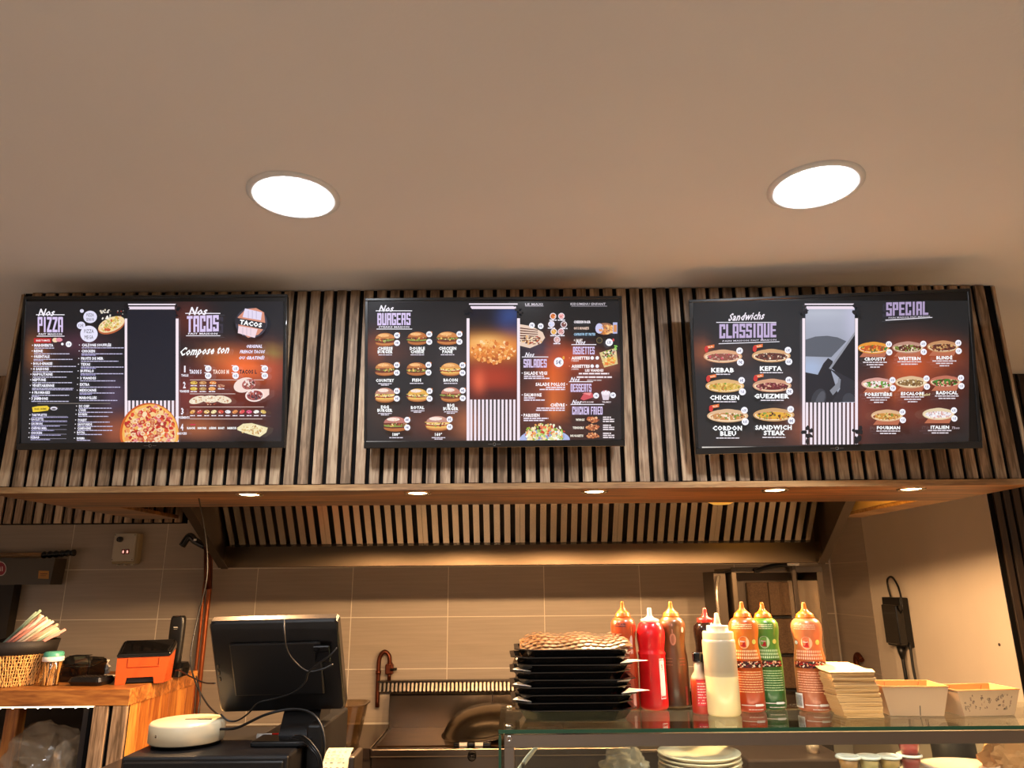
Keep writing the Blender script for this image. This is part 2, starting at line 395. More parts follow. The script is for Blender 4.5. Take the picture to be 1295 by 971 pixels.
# ================================================================== CANOPY OVER THE COUNTER (slatted bulkhead with timber soffit)
CX0, CX1, CY, CZ = -1.497, 1.478, 2.04, 1.972
cp = struct('wall_bulkhead', box(BM(), (CX0+.004, CY+.011, CZ), (CX1-.004, CY+.03, CEIL)), M_felt)
b = BM(); box(b, (CX0+.004, CY+.03, CZ), (CX0+.02, 2.94, CEIL)); box(b, (CX1-.02, CY+.03, CZ), (CX1-.004, 3.06, CEIL))
struct('side_panel', b, M_felt, cp)
sm = slat_mesh(CEIL-CZ-.006)
k = 0; x = -.639 - 21*PIT
while x < CX1-.01:
    if x > CX0+.008: inst('slat', sm, cp, (x, CY, CZ+.002+random.uniform(0, .002)))
    x += PIT
sms = slat_mesh(CEIL-CZ-.006)
for k in range(21): inst('slat', sms, cp, (CX0-.006, 2.06+k*PIT, CZ+.002), (0, 0, -PI/2))
for k in range(24): inst('slat', sms, cp, (CX1+.006, 2.06+k*PIT, CZ+.002), (0, 0, PI/2))
OP = 2.455   # where the timber soffit stops and the opening under the hood begins
b = BM(); box(b, (CX0-.004, CY-.004, CZ-.014), (CX1+.008, OP, CZ), .001); struct('soffit_board', b, M_soff, cp)
b = BM(); box(b, (CX0-.004, OP+.002, CZ-.014), (-1.335, 2.90, CZ), .001); struct('soffit_board', b, M_soff, cp)
b = BM(); box(b, (CX1-.10, OP+.002, CZ-.014), (CX1+.008, 3.10, CZ), .001); struct('soffit_board', b, M_edge, cp)
b = BM(); box(b, (CX0-.006, CY-.007, CZ-.016), (CX1+.010, CY-.0045, CZ+.001)); struct('edge_strip', b, M_edge, cp)
# inside lining of the opening, right-hand side, gold lamp light also put into its colour
b = BM(); box(b, (CX1-.105, OP+.01, CZ), (CX1-.095, 3.10, CEIL-.02)); struct('lining_board', b, mat('lining_gold_lit', 'e0bc78', rough=.5), cp)

# soffit spotlights
M_bulb = mat('warm_bulb', 'ffe2b0', emis='ffdca8', estr=30)
M_cring = mat('spot_ring', 'c9b79a', rough=.25, metal=1.)
spots = [(295, 618), (522, 617), (757, 615), (992, 615), (1177, 612)]
where = ['under the left end of the timber soffit', 'second from the left in the timber soffit', 'in the middle of the timber soffit', 'second from the right in the timber soffit', 'at the right end of the timber soffit']
proto = None
for (px, py), wh in zip(spots, where):
    p = atZ(px, py, CZ-.014); p.y = 2.118
    if proto is None:
        proto = t = thing('recessed_spotlight', 'x', 'spotlight', p, 'warm spotlights in the timber soffit')
        obj('ring', lathe(BM(), [(.028, .0), (.028, -.002), (.038, -.004), (.040, -.001), (.040, 0)], 28, cap=False), M_cring, t)
        obj('bulb', lathe(BM(), [(.0, -.0035), (.012, -.0032), (.027, -.0012)], 20, cap=False), M_bulb, t)
    else: t = copy_tree(proto); t.location = p
    t['label'] = 'small round warm spotlight ' + wh
    ld = bpy.data.lights.new('spot', 'SPOT'); ld.energy = W_SPOT; ld.color = (1, .60, .29); ld.spot_size = math.radians(171); ld.spot_blend = .07; ld.shadow_soft_size = .022
    lo = bpy.data.objects.new('spot_lamp', ld); C.objects.link(lo); lo.location = (0, 0, -.012); lo.parent = t
    if wh.startswith('at the right'): ld.spot_size = math.radians(132); ld.spot_blend = .35

# ceiling downlights
M_disc = mat('cool_diffuser', 'ffffff', emis='f4f8ff', estr=L_DOWN)
pl = [(-.502, 1.487, 'large bright round ceiling downlight on the left, above the left and middle screens'), (.697, 1.463, 'large bright round ceiling downlight on the right, above the right-hand screen')]
proto = None
for x, y, lb in pl + [(-1.1, -.3, 'bright ceiling downlight behind the camera, left'), (.1, -.3, 'bright ceiling downlight behind the camera, right'), (-1.1, -2.0, 'bright ceiling downlight near the shop front, left'), (.1, -2.0, 'bright ceiling downlight near the shop front, right')]:
    if proto is None:
        proto = t = thing('ceiling_downlight', lb, 'ceiling light', (x, y, CEIL), 'round downlights in the ceiling')
        obj('trim_ring', lathe(BM(), [(.084, -.001), (.084, -.006), (.098, -.007), (.105, -.003), (.105, 0)], 48, cap=False), M_frame_white, t)
        obj('diffuser', lathe(BM(), [(0, -.0045), (.0838, -.0045)], 48, cap=False), M_disc, t)
    else: t = copy_tree(proto); t.location = (x, y, CEIL); t['label'] = lb

# ================================================================== MENU SCREENS
M_bez = mat('screen_bezel', '131415', rough=.28, coat=.3)
M_mark = mat('silver_mark', '8f9294', rough=.3, metal=.8)
TILT = math.radians(10.8)
def make_tv(label, bl, W, H, yaw, content):
    O = atY(*bl)
    U = Vector((math.cos(yaw), -math.sin(yaw), 0)); nh = Vector((-math.sin(yaw), -math.cos(yaw), 0))
    V = Vector((0, 0, 1))*math.cos(TILT) + nh*math.sin(TILT); Nn = U.cross(V)
    t = thing('menu_screen', label, 'screen', O, 'menu screens on the slatted canopy')
    t.matrix_world = Matrix(((U.x, V.x, Nn.x, O.x), (U.y, V.y, Nn.y, O.y), (U.z, V.z, Nn.z, O.z), (0, 0, 0, 1)))
    bz = .0085; bb = .019
    b = BM(); box(b, (0, 0, -.012), (W, bb, .0), .0015); box(b, (0, H-bz, -.012), (W, H, 0), .0015)
    box(b, (0, bb, -.012), (bz, H-bz, 0), .001); box(b, (W-bz, bb, -.012), (W, H-bz, 0), .001); obj('bezel', b, M_bez, t)
    b = BM(); box(b, (.002, .002, -.030), (W-.002, H-.002, -.004), .004); box(b, (.12, .03, -.048), (W-.12, H*.62, -.028), .006); obj('housing', b, M_black, t)
    b = BM(); box(b, (W*.42, H*.2, -.062), (W*.58, H*.75, -.046)); obj('bracket', b, M_dsteel, t)
    b = BM(); 
    for x, wd in ((-.012, .011), (.012, .011)): box(b, (W/2+x-wd/2, .0085, -.001), (W/2+x+wd/2, .0095, .0005))
    lathe(b, [(.0032, 0), (.0045, .0006)], 12, (W/2, .009, 0), cap=False); obj('emblem', b, M_mark, t)
    def px(x, y, n):
        d = ray(x, y); P = d*(((O-EYE).dot(Nn))/d.dot(Nn)); q = P-(O-EYE)
        return (min(max(q.dot(U), bz*.98), W-bz*.98), min(max(q.dot(V), bb*.99), H-bz*.98), n-.0022)
    s = Sheet(px); content(s); s.build('screen_image', M_scr, t)
    return t
WH = 'f1ecf6'; LI = 'd6c4ea'; LI2 = '3a2f48'; INK = '1c1a20'
def header(s, x0, x1, y0, y1, word, top, sub, slope=0., topx=None, th=9):
    s.rect(x0-2, y0-3.2, x1+2, y0-2.2, WH); s.text(top, topx or (x0+12), y0-6, th, WH, al='c', shear=.35, bold=.03)
    s.block(word, x0, x1, y0, y1, LI, slope)
    if sub: s.text(sub, (x0+x1)/2, y1+2.2, 2.1, WH, w=(x1-x0)*.92, bold=.03); s.rect(x0-1, y1+4.4, x1+2, y1+5.3, WH)
def price(s, x, y, r=4, t='7€'):
    s.ell(x, y, r, r, 'f4f2fb', n=16); s.text(t, x, y, r*.8, '5a5a78', w=r*1.1)
def rails(s, x0, x1, y0, y1, ybar, yb, splat=True):
    s.rect(x0-1, y0, x1+1, y0+1.6, 'efe2ee'); s.rect(x0+1, y0+3.4, x1-1, y0+7, 'e6d6e4')
    s.rect(x0-4, y1, x0-.4, yb, 'eedfe8'); s.rect(x1+.4, y1, x1+4, yb, 'eedfe8')
    n = 12; w_ = (x1-x0)/n
    for i in range(n): s.rect(x0+i*w_+.4, ybar, x0+i*w_+w_*.66, yb, 'eadce6')
    for xx in (x0-2, x1+2):
        for _ in range(7): s.ell(xx+random.uniform(-5, 5), y0+8+random.uniform(-7, 7), random.uniform(1, 3.2), random.uniform(1, 3), '101015', n=8, wob=.3)
BUN = ['c98044', 'd9954f', 'b86c34']; FILL = ['7a3c22', 'e8c060', '5f2c1c', 'a84828', '8a9a44', 'f0d8a0']
def burger(s, x, y, w_=25, h=17, bun=0, top=None):
    s.ell(x, y+h*.27, w_*.46, h*.24, 'a9622e', n=16); s.ell(x, y+h*.24, w_*.44, h*.18, BUN[bun], n=16)
    for k in range(4): s.ell(x+random.uniform(-.5, .5), y+h*(.20-.09*k), w_*(.47+.02*(k % 2)), h*.10, FILL[(k*2+bun) % 6], n=14, wob=.12)
    s.blobs(x, y+h*.04, w_*.46, h*.16, FILL, 26, .5, 1.5)
    P = [(x+w_*.45*math.cos(PI*k/14), y-h*.06-h*.42*math.sin(PI*k/14)) for k in range(15)]
    s.poly(P, top or BUN[bun]); s.ell(x-w_*.08, y-h*.30, w_*.26, h*.12, 'eeb474' if not top else 'f1ddd2', n=12); s.blobs(x, y-h*.28, w_*.3, h*.13, ['f3d6a0', 'e2a866'], 14, .3, .6)
def sandwich(s, x, y, w_=50, h=16, bread='d9a468', fills=None, board=False):
    fills = fills or ['7a3a24', 'a85a35', '5d7f2e', 'd8c19a', '8d2f22', 'c98c5a']
    if board: s.poly([(x-w_*.30, y+h*.3), (x+w_*.42, y+h*.3), (x+w_*.34, y+h*.72), (x-w_*.44, y+h*.72)], 'b5684a')
    s.ell(x, y, w_/2, h*.46, bread, n=24); s.ell(x, y+h*.02, w_*.46, h*.35, 'f1d9b4', n=24)
    s.ell(x, y+h*.05, w_*.42, h*.26, fills[0], n=22); s.blobs(x, y+h*.04, w_*.42, h*.28, fills, 70, .6, 2.0, rmax=1.)
    P = [(x-w_*.47+w_*.94*k/16, y-h*.12-h*.36*math.sin(PI*k/16)) for k in range(17)]
    Q = [(x+w_*.45-w_*.90*k/16, y-h*.06-h*.16*math.sin(PI*k/16)) for k in range(17)]
    s.poly(P+Q, bread); 
def flag(s, x, y): s.poly([(x-5, y-2), (x+6, y-4), (x+6, y), (x-5, y+2)], 'e2702e'); s.text('HALAL', x+.5, y-1, 1.8, 'fff0d8', w=8, ang=-10); s.ell(x-4, y+2, 2.6, 4.2, 'c8302a', wob=.1)
PIZ = ['c8352b', 'd9512f', 'e8b05c', 'f2d9b0', 'b32a26', 'e08a8a', 'a83a2c', 'f0c98a', 'e89a58', 'd65a58']

def menu_pizza(s):
    s.glow(26, 381, 358, 561, '191a1e', [(240, 405, 22, 22, '5a2a22'), (45, 445, 14, 20, '8a5230'), (100, 435, 30, 14, '4a2c3a'), (150, 545, 22, 20, '9a5238'), (145, 500, 14, 22, '4d3d52'),
        (280, 450, 26, 12, '9a5a30'), (308, 466, 34, 20, 'f87030'), (345, 470, 14, 25, 'b04a2a'), (240, 500, 22, 30, '7c3430'), (250, 540, 30, 14, 'a05a38'), (300, 505, 40, 25, '6a2a20'), (325, 535, 25, 14, '4a2420'), (345, 445, 14, 8, '8c7038')])
    header(s, 47, 79, 400.5, 420, 'PIZZA', 'Nos', 'FAIT MAISON', topx=59)
    s.ell(103, 393, 2.6, 2.4, 'd8d4e8', n=8); s.ell(113.5, 400.5, 8.6, 7.8, 'dcd9ef', n=24); s.text('PIZZA', 113.5, 398, 4, INK, w=9, bold=0); s.text('SENIOR', 113.5, 403.5, 4, INK, w=10, bold=0)
    s.ell(102, 411.3, 5.4, 4.8, 'dcd9ef', n=18); s.text('12€', 102, 411.3, 3.6, INK, w=6, bold=0)
    s.ell(112, 422, 11, 10.4, 'e2dff4', n=24); s.text('PIZZA', 112, 418.5, 5, INK, w=12, bold=0); s.text('MEGA', 112, 426, 5, INK, w=11, bold=0)
    s.ell(140.5, 411.5, 18, 9.6, 'b4603a', -22, 24); s.ell(140.5, 410, 17.6, 8.8, 'ead0a0', -22, 24); s.blobs(140.5, 409.5, 16, 7, ['f0dc8a', 'd8b04a', 'c85a38', 'b8b060', 'f4e6c0', 'e2a060'], 90, .7, 2.2, -22)
    s.blobs(134, 397, 9, 7, ['efe8dc', 'd8cdb8', '3a3028'], 30, .8, 1.8); s.blobs(152, 396, 6, 5, ['c8402c', 'efe8dc'], 7, .5, 1)
    s.rect(43, 427.6, 65, 433.4, 'b8262a'); s.text('BASE TOMATE', 54.5, 430.5, 2.2, 'ffffff', w=17); s.ell(70, 430, 3.8, 3, 'f0cfae', n=10); s.ell(75, 429.6, 4.2, 2.6, 'e08a98', n=10); price(s, 87, 435.2, 3.7, '10'); price(s, 79, 435, 1.6, '')
    L = [('MARGHERITA', 436.5, 24, [25, 0]), ('REINE', 443.7, 11, [45, 0]), ('ORIENTALE', 450.7, 20, [49, 12]), ('BOLOGNAISE', 459.6, 24, [54, 0]), ('4 SAISONS', 466.4, 20, [50, 0]), ('NAPOLITAINE', 473.2, 25, [43, 0]), ('NEPTUNE', 480.2, 17, [50, 0]), ('VÉGÉTARIENNE', 487.4, 28, [52, 51]), ('4 FROMAGES', 496.2, 23, [47, 9]), ('3 JAMBONS', 503.8, 21, [47, 0])]
    for i, (t, y, w_, mm) in enumerate(L):
        x = 43.6-.42*i*.9; s.ell(x-2.2, y, .7, .7, WH, n=6); s.text(t, x, y, 3.3, 'f6f4ff', w=w_, al='l', bold=.05)
        s.micro(x, y+3.7, mm[0], 1.1, 'c6c2dc'); 
        if mm[1]: s.micro(x, y+5.4, mm[1], 1.1, 'b7b2d4')
    s.rect(48, 509.7, 140, 510.4, '8a8078')
    s.poly([(41, 515), (48, 513.6), (60, 513), (63, 515.5), (61, 519), (50, 520.5), (42, 521)], 'e8c63a'); s.text('BASE CRÈME', 51.6, 517, 2.2, '2a2410', w=15); s.ell(68.5, 516.4, 4.6, 2.4, 'd8d2e0', n=10); s.ell(68.5, 517, 3, 1, '38303a', n=8)
    for i, (t, y, w_, m_) in enumerate([('TARTIFLETTE', 524.6, 19, 46), ('RACLETTE', 530, 15, 45), ('SAUMON', 535.7, 14, 36), ('CHÈVRE MIEL', 541.3, 20, 29), ('CHICKEN', 547.2, 14, 38), ('KEBAB', 552.9, 11, 25)]):
        x = 40.6-.25*i; s.ell(x-2.2, y, .7, .7, WH, n=6); s.text(t, x, y, 2.9, 'ece8ff', w=w_, al='l', bold=.05); s.micro(x, y+3, m_, 1., 'a8a2cc'); s.rect(x+12, y+1.6, x+45, y+1.9, 'b8b4c8')
    R = [('CALZONE SOUFFLÉE', 436.3, 37, 53), ('CHICKEN', 443.9, 17, 52), ('FRUITS DE MER', 453.2, 28, 47), ('TEXAS', 460.6, 12, 54), ('BUFFALO', 469, 17, 54), ('3 VIANDES', 478, 20, 45), ('EXTRA', 486, 12, 51), ('MEXICAINE', 493.4, 21, 44), ('MAROILLES', 502.8, 22, 48), ('DU CHEF', 513.4, 13, 42), ('L\'OISE', 518.6, 9, 43), ('BOURSIN', 523.8, 11, 38), ('FOREST', 531, 11, 40), ('SAVOYARDE', 536.4, 18, 44), ('CAMPAGNE', 541.5, 17, 44), ('ROYAL', 546.7, 10, 32), ('NORMA', 554, 10, 17)]
    for i, (t, y, w_, m_) in enumerate(R):
        x = 104-.38*i; s.ell(x-3, y, .7, .7, WH, n=6); s.text(t, x, y, 3.3 if i < 9 else 2.8, 'f6f4ff', w=w_, al='l', bold=.05)
        s.micro(x, y+3.6 if i < 9 else y+2.7, m_, 1.1, 'c2bcdc')
        if i in (1, 3, 4, 7): s.micro(x, y+5.2, m_*.35, 1.1, 'a39ccc')
    rails(s, 162.5, 222.5, 384.4, 403, 506.5, 559)
    s.rect(161.8, 392.5, 223, 506.5, '1b1d28')
    s.ell(189.8, 549, 37.4, 39.5, 'c8581e', n=40, clip=558.6); s.ell(191, 549, 35.6, 37.8, 'f0b256', n=40, clip=558.6); s.ell(191, 549, 32.5, 34.5, 'eac08a', n=36, clip=558.6)
    s.blobs(191, 546, 32, 33, PIZ, 420, 1.2, 3.8, clip=558.5, rmax=.97)
    for _ in range(26):
        a, q = random.uniform(0, 2*PI), random.uniform(4, 28); x, y = 191+q*math.cos(a), min(546+q*math.sin(a), 555); s.ell(x, y, 3, 2.6, random.choice(['b8362c', 'f0d2b0', 'c86a48']), n=10, clip=558.5); s.ell(x, y, 1.7, 1.4, 'd99a6c', n=8, clip=558.5)
    header(s, 239, 279, 400, 420.5, 'TACOS', 'Nos', 'FAIT MAISON', slope=-2, topx=254, th=10)
    # emblem with the word across it
    s.ell(320, 409, 20, 19, '3d3a48', n=24); s.poly([(303, 402), (313, 392), (326, 390.5), (336, 396), (338, 414), (329, 424), (316, 428), (304, 418)], 'd08a72')
    s.poly([(312, 391), (333.5, 396), (332, 406), (309, 402)], 'ddd3ea'); s.poly([(304, 413), (328, 417), (324.5, 428), (303, 422)], 'ead0d8')
    for q in (316, 321, 326): s.rect(q, 394, q+.5, 404, 'a295b4')
    for q in (309, 314, 319): s.rect(q, 415, q+.5, 425, 'b0a0b0')
    s.poly([(300, 402.5), (339, 409.5), (337.5, 418), (299, 410)], '24222a'); s.text('TACOS', 319.5, 410, 5.6, 'ffffff', w=28, ang=9, bold=.05)
    s.text('Compose ton', 262, 443.5, 10, 'ffffff', w=62, shear=.45, bold=.03, ang=-3)
    for t, x, y, w_ in (('ORIGINAL', 324, 438.5, 20), ('FRENCH TACOS', 321.5, 445.3, 31), ('OU GRATINÉ!', 320.5, 453, 32)): s.text(t, x, y, 3.8, 'ece4fb', w=w_, shear=.25, bold=.05)
    for t, y, q in (('1', 467, 'TAILLE'), ('2', 487, 'VIANDES'), ('3', 520, 'SUPPLÉMENTS'), ('4', 540, 'SAUCES')):
        x = {'1': 236.5, '2': 236, '3': 233.5, '4': 233}[t]; s.text(t, x, y, 8, WH, w=1.9 if t == '1' else 3.4, bold=.04); s.text(q, x, y+8, 2.8, WH, w={'1': 9, '2': 12, '3': 18, '4': 12}[t], bold=.05)
    for t, x, w_, c in (('TACOS S', 250, 15, 'f6f0ff'), ('TACOS M', 282, 20, 'f8d8c8'), ('TACOS L', 316, 22, '3a1f24')): s.text(t, x, 470.5, 4.8, c, w=w_, bold=.05)
    for x in (266, 300.3, 337): price(s, x, 466.6, 4.1, '6.5€'); price(s, x, 475.6, 4.1, '8.5€'); s.rect(x-5, 462.5, x-2, 463.4, WH); s.rect(x-5, 471.5, x-2, 472.4, WH)
    for y, x1 in ((480.5, 336), (498, 300), (514.5, 336), (529.5, 334)): s.rect(243, y, x1, y+.7, 'd8c0b8')
    for x, y, c in ((248, 484.5, 'd8b04a'), (259.5, 484.5, 'c8905a'), (272, 484.5, 'e2803a'), (248, 492, 'd8b84a'), (259.5, 492, 'b8905a'), (271, 492, 'f0a860'), (282.5, 488.5, 'a85a48')):
        s.ell(x, y, 4.6, 2.2, c, n=12); s.blobs(x, y, 4, 1.8, ['f0d8a0', '8a4a2a', c], 8, .4, .9); s.micro(x, y+3.6, 8, 1.2, 'f2e8f2', 'c')
    for x, y, a in ((253, 506, -15), (269, 505, 0), (285, 505.5, 12)): s.ell(x, y, 11, 4.6, 'eadac0', a, 18); s.blobs(x, y, 9, 3.6, ['f6ecd8', 'd8b088', 'b87a58'], 22, .5, 1.4, a)
    s.blobs(268, 510.5, 9, 2, ['7a3022', 'a84a30', 'e0b090'], 16, .5, 1.2)
    for i, c in enumerate(['e0a050', 'c84848', 'e8c070', 'f0e0a8', 'd85040', 'e8e8f0', 'e09050', 'e05050', 'd85080', 'f2f0ea', 'd8b860']):
        x = 247+8.9*i; s.ell(x, 521, 3.6, 2.2, c, random.uniform(-30, 20), 10); s.blobs(x, 521, 3, 1.8, [c, 'f4e4d0', '7a2a1c'], 6, .4, .8); s.micro(x, 525.8, 6, 1.2, 'f2e8f2', 'c')
    for t, x, w_ in (('BLANCHE', 245.5, 10), ('SAMOURAI', 259, 11), ('ALGÉRIENNE', 272.5, 9), ('BIGGY', 283.5, 8), ('BARBECUE', 296.5, 11)): s.text(t, x, 541.3, 2.6, 'ffffff', w=w_, bold=.05)
    s.rect(244.5, 536.3, 251, 537.8, 'c82a4a')
    s.ell(312, 487.5, 13.5, 9, 'f0d6cc', -18, 22); s.ell(318, 486.5, 9, 6.5, 'b0605a', -15, 18); s.blobs(318, 486.5, 8.5, 6, ['6a2020', 'e8c8c0', '8a4a30', '503028', 'f0e0d8'], 46, .6, 1.6)
    s.poly([(322, 493), (343.5, 492.5), (343.5, 499.5), (338, 504), (326, 508)], 'f0d0c4'); s.ell(325.5, 500.5, 12, 8, 'f2dcd4', -5, 22); s.ell(325.5, 500.5, 10, 6.2, '9a4a48', -5, 18); s.blobs(325.5, 500.5, 10, 6, ['3a2028', 'e8d8e0', 'a03a30', 'c89080', '584048'], 60, .6, 1.6)
    s.poly([(303.5, 541), (311, 536), (322, 535.2), (342, 541), (340, 547), (332, 552.5), (318, 549), (304, 544)], 'eadcae'); s.blobs(323, 543.5, 17, 6, ['f6efcf', 'd8b878', 'c89a5a', 'f2e4b8', 'b88a58'], 60, .6, 2.)

def menu_burgers(s):
    s.glow(464, 381, 786, 561, '17181a', [(474, 442, 12, 18, '8a4424'), (500, 445, 22, 16, '4a2a20'), (580, 475, 24, 50, '3c3436'), (545, 535, 34, 18, '5e3024'), (590, 535, 16, 20, 'a05c3a'), (480, 520, 20, 25, '382820'),
        (702, 478, 16, 34, 'f0681e'), (720, 455, 26, 14, 'd0542a'), (745, 480, 30, 26, '6a2c20'), (680, 515, 26, 36, '7a3a2a'), (703, 520, 9, 30, 'e0702c'), (700, 545, 60, 20, '45221c'), (765, 460, 20, 10, '8a4a38'), (680, 440, 18, 14, '403848')])
    header(s, 477, 519, 395.5, 411, 'BURGERS', 'Nos', 'STEAKS MAISON', slope=-.5, topx=489, th=8)
    B = [(487, 429, 'CHEESE', 'BURGER', 0, None), (527.8, 427.6, 'DOUBLE', 'CHEESE', 2, None), (566, 427.5, 'CHICKEN', 'PANÉ', 0, None), (487, 466.7, 'COUNTRY', '', 0, None), (527, 466.5, 'FISH', '', 2, None), (570, 467, 'BACON', '', 1, None),
         (487.2, 499.5, 'EGG', 'BURGER', 1, 'b9816c'), (528.5, 499.6, 'ROYAL', '', 1, 'e0a848'), (570.4, 499, 'BIG', 'BURGER', 0, 'c07a66'), (500.6, 536, '180°', '', 2, 'b87468'), (554, 535.3, '160°', '', 1, 'c08a7c')]
    for i, (x, y, a, b_, bn, tp) in enumerate(B):
        w_ = 27 if i < 9 else 32
        if i == 2: w_ = 29
        burger(s, x, y, w_, 19 if i in (6, 8, 9, 10) else 17, bn, tp); price(s, x+15, y-5, 3.8, '8€'); price(s, x+15, y+4.6, 3.8, '9€'); s.poly([(x+17, y-9), (x+19, y-8), (x+18.6, y-6)], 'd8803a')
        ly = {0: 440.4, 1: 440.4, 2: 440.4, 3: 481, 4: 480.6, 5: 480.6, 6: 514.6, 7: 515.3, 8: 512.6, 9: 549.2, 10: 549.2}[i]
        lx = x+(0 if i < 9 else 1); s.text(a, lx, ly, 3.8, 'ffffff', w={'CHEESE': 19, 'DOUBLE': 19, 'CHICKEN': 22, 'COUNTRY': 23, 'FISH': 11, 'BACON': 18, 'EGG': 10, 'ROYAL': 17, 'BIG': 9}.get(a, 9), bold=.045)
        yy = ly+4.2
        if b_: s.text(b_, lx, yy, 3.8, 'ffffff', w={'BURGER': 19, 'CHEESE': 17, 'PANÉ': 13}[b_], bold=.045); yy += 4
        s.micro(lx, yy, 17, 1.1, 'e0d8e4', 'c')
        if i in (3, 6, 7, 8, 10): s.micro(lx, yy+1.8, 10, 1.1, 'e0d8e4', 'c')
    # picture between the rails
    s.glow(594.5, 392, 653.5, 505.5, '141418', [(645, 402, 16, 16, '26407c'), (652, 418, 12, 14, '202c58'), (600, 395, 20, 12, '101020'), (600, 441, 34, 15, 'f0943e'), (640, 441, 30, 15, 'e88838'), (615, 434, 22, 8, 'f8c070'), (624, 478, 44, 24, 'a83418'), (624, 500, 44, 10, '481410'), (606, 482, 8, 14, 'd85a38')], 20, 26)
    s.blobs(623.5, 445, 27.5, 15, ['f4b068', 'd87a34', 'f8d09a', 'c8682c', 'eaa050', 'e88c40'], 190, .8, 3., rmax=1.)
    rails(s, 594.5, 653.5, 384.8, 403.5, 505.5, 557)
    s.text('LE MAXI', 675, 385.8, 2.6, 'd8cfd8', w=22); s.rect(664, 387.8, 687, 388.4, 'd0c6d0'); s.text('KIDS/MENU ENFANT', 743, 385.5, 3, 'c8c0c8', w=44); s.rect(722, 388, 767, 388.5, 'b8b0b8')
    P = [(657.5, 411), (672, 413.5), (686, 421), (689, 428), (684, 435), (670, 441), (657.5, 438)]
    s.poly(P, 'e4c8b4')
    for k in range(6): s.poly([(657.5, 415+k*3.2), (680, 418+k*2.6), (680, 419+k*2.6), (657.5, 416.6+k*3.2)], '5d2f24')
    s.blobs(672, 431, 15, 6, ['8a4a2a', 'e8b070', 'b84a38', '4a2a20', 'f0d8b0'], 60, .6, 1.8); price(s, 672.5, 412.5, 3.6, '7€'); price(s, 683.5, 413.5, 3.6, '8€')
    for i, (x, y, c) in enumerate([(699, 401, 'e08038'), (709.5, 401, 'e8a0a0'), (697, 411, 'd0d4ee'), (712.5, 411.5, '7a5050'), (700, 420.5, 'e0a848'), (709, 420.5, 'd09090'), (704, 430.5, 'd0a0a0')]):
        s.ell(x, y, 4.1, 4.1, 'ecdfe6', n=16); s.ell(x, y, 3.2, 3.2, c, n=14); s.blobs(x, y, 2.6, 2.6, [c, 'f8e8d8', '8a3a2a'], 7, .4, .9); s.micro(x, y+5, 9, 1.3, WH, 'c')
    for t, y, w_, c in (('CHEESEBURGER', 408.3, 21, 'e8e0e8'), ('OU 5 NUGGETS', 416.2, 19, 'e8c8b8'), ('CAPRISUN ET FRITES', 423.7, 27, '9cc0dc'), ('+ JOUET', 431.2, 11, 'e8d8d0')): s.text(t, 725, y, 3, c, w=w_, al='l', bold=.06)
    s.ell(764, 417, 12, 7.5, '9c6a50', 0, 18); s.ell(757, 416.5, 5, 6.5, 'c6c4e6', n=14); s.blobs(766, 418, 10, 5.5, ['e8a050', 'f0c080', 'c87838', 'd89058'], 36, 1., 2.4); s.rect(774, 409, 779.5, 423, 'b0b4dc'); s.rect(774.8, 412, 778.8, 421, 'd08a58')
    s.ell(757, 431.5, 4, 4, '6a5a38', n=12); s.ell(757, 431.5, 3, 3, '2a2620', n=12); price(s, 769.3, 434, 4.6, '6.5€'); s.ell(774.5, 431, 1.4, 2, 'c84a4a', n=6)
    for wd, x0, x1, y0, y1, tx in (('ASSIETTES', 724, 751, 439.5, 449, 734), ('SALADES', 662, 691, 455, 465.5, 670), ('DESSERTS', 721, 747, 486, 496, 727), ('CHICKEN FRIED', 723, 761, 514.5, 524.5, 729)): header(s, x0, x1, y0, y1, wd, 'Nos', None, topx=tx, th=5)
    for y, q in ((453.5, '1 VIANDE'), (463.8, '2 VIANDES')):
        s.ell(719.5, y, .7, .7, 'e8906a', n=6); s.text('ASSIETTES', 722, y, 3.6, 'fff4f4', w=23, al='l', bold=.06); s.text(q, 722, y+3.6, 1.8, 'f0e4e4', w=9, al='l'); price(s, 748, y, 2.2, ''); price(s, 754.3, y, 2.2, '')
    s.poly([(757, 447), (778, 441), (780, 461), (763, 465.5)], 'd8c088'); s.blobs(769, 448.5, 10, 5, ['2e3420', '8a3a28', 'f0e0d0', '6a9a3a', 'e8c8a0'], 60, .8, 1.8, -15); s.blobs(769, 458, 9, 4.5, ['e8c860', 'f0d890', 'e8803a', 'd8a848'], 50, .8, 2.2, -12); s.blobs(778, 440, 3, 3, ['6ab03a', '8ac85a'], 10, .6, 1.4)
    s.text('LES VIANDES', 750.5, 469.2, 3, 'fff0f0', w=23, bold=.05); s.micro(750, 473.3, 38, 1.9, 'f0e0e4', 'c'); s.micro(750.5, 477.7, 44, 1.9, 'f0e0e4', 'c'); s.micro(750.5, 481.6, 18, 1.5, 'b8a8a8', 'c')
    price(s, 706, 459, 6, '5€'); s.ell(712, 453.5, 1.5, 2.4, 'e0a040', n=6)
    for t, x, y, al, w_, m1, m2 in (('SALADE VEGI', 662.5, 472.6, 'l', 29, 25, 32), ('SALADE POLLOS', 714, 486.5, 'r', 37, 24, 32), ('SALMONE', 662.5, 499.8, 'l', 22, 14, 26), ('CHÈVRE', 713.5, 512.5, 'r', 18, 35, 36), ('PARISIEN', 662, 525.3, 'l', 20, 31, 26)):
        s.text(t, x, y, 4, 'fff4f6', w=w_, al=al, bold=.045); s.micro(x, y+4, m1, 1.5, 'e8dcea', al); s.micro(x, y+6.6, m2, 1.5, 'e8dcea', al); s.ell(x-2.2 if al == 'l' else x+2.2, y, .7, .7, WH, n=6)
    s.ell(688.5, 556, 31.5, 13, 'aab4de', n=30, clip=557.5); s.ell(688.5, 552, 25, 9, '8fa0c8', n=24, clip=557.3)
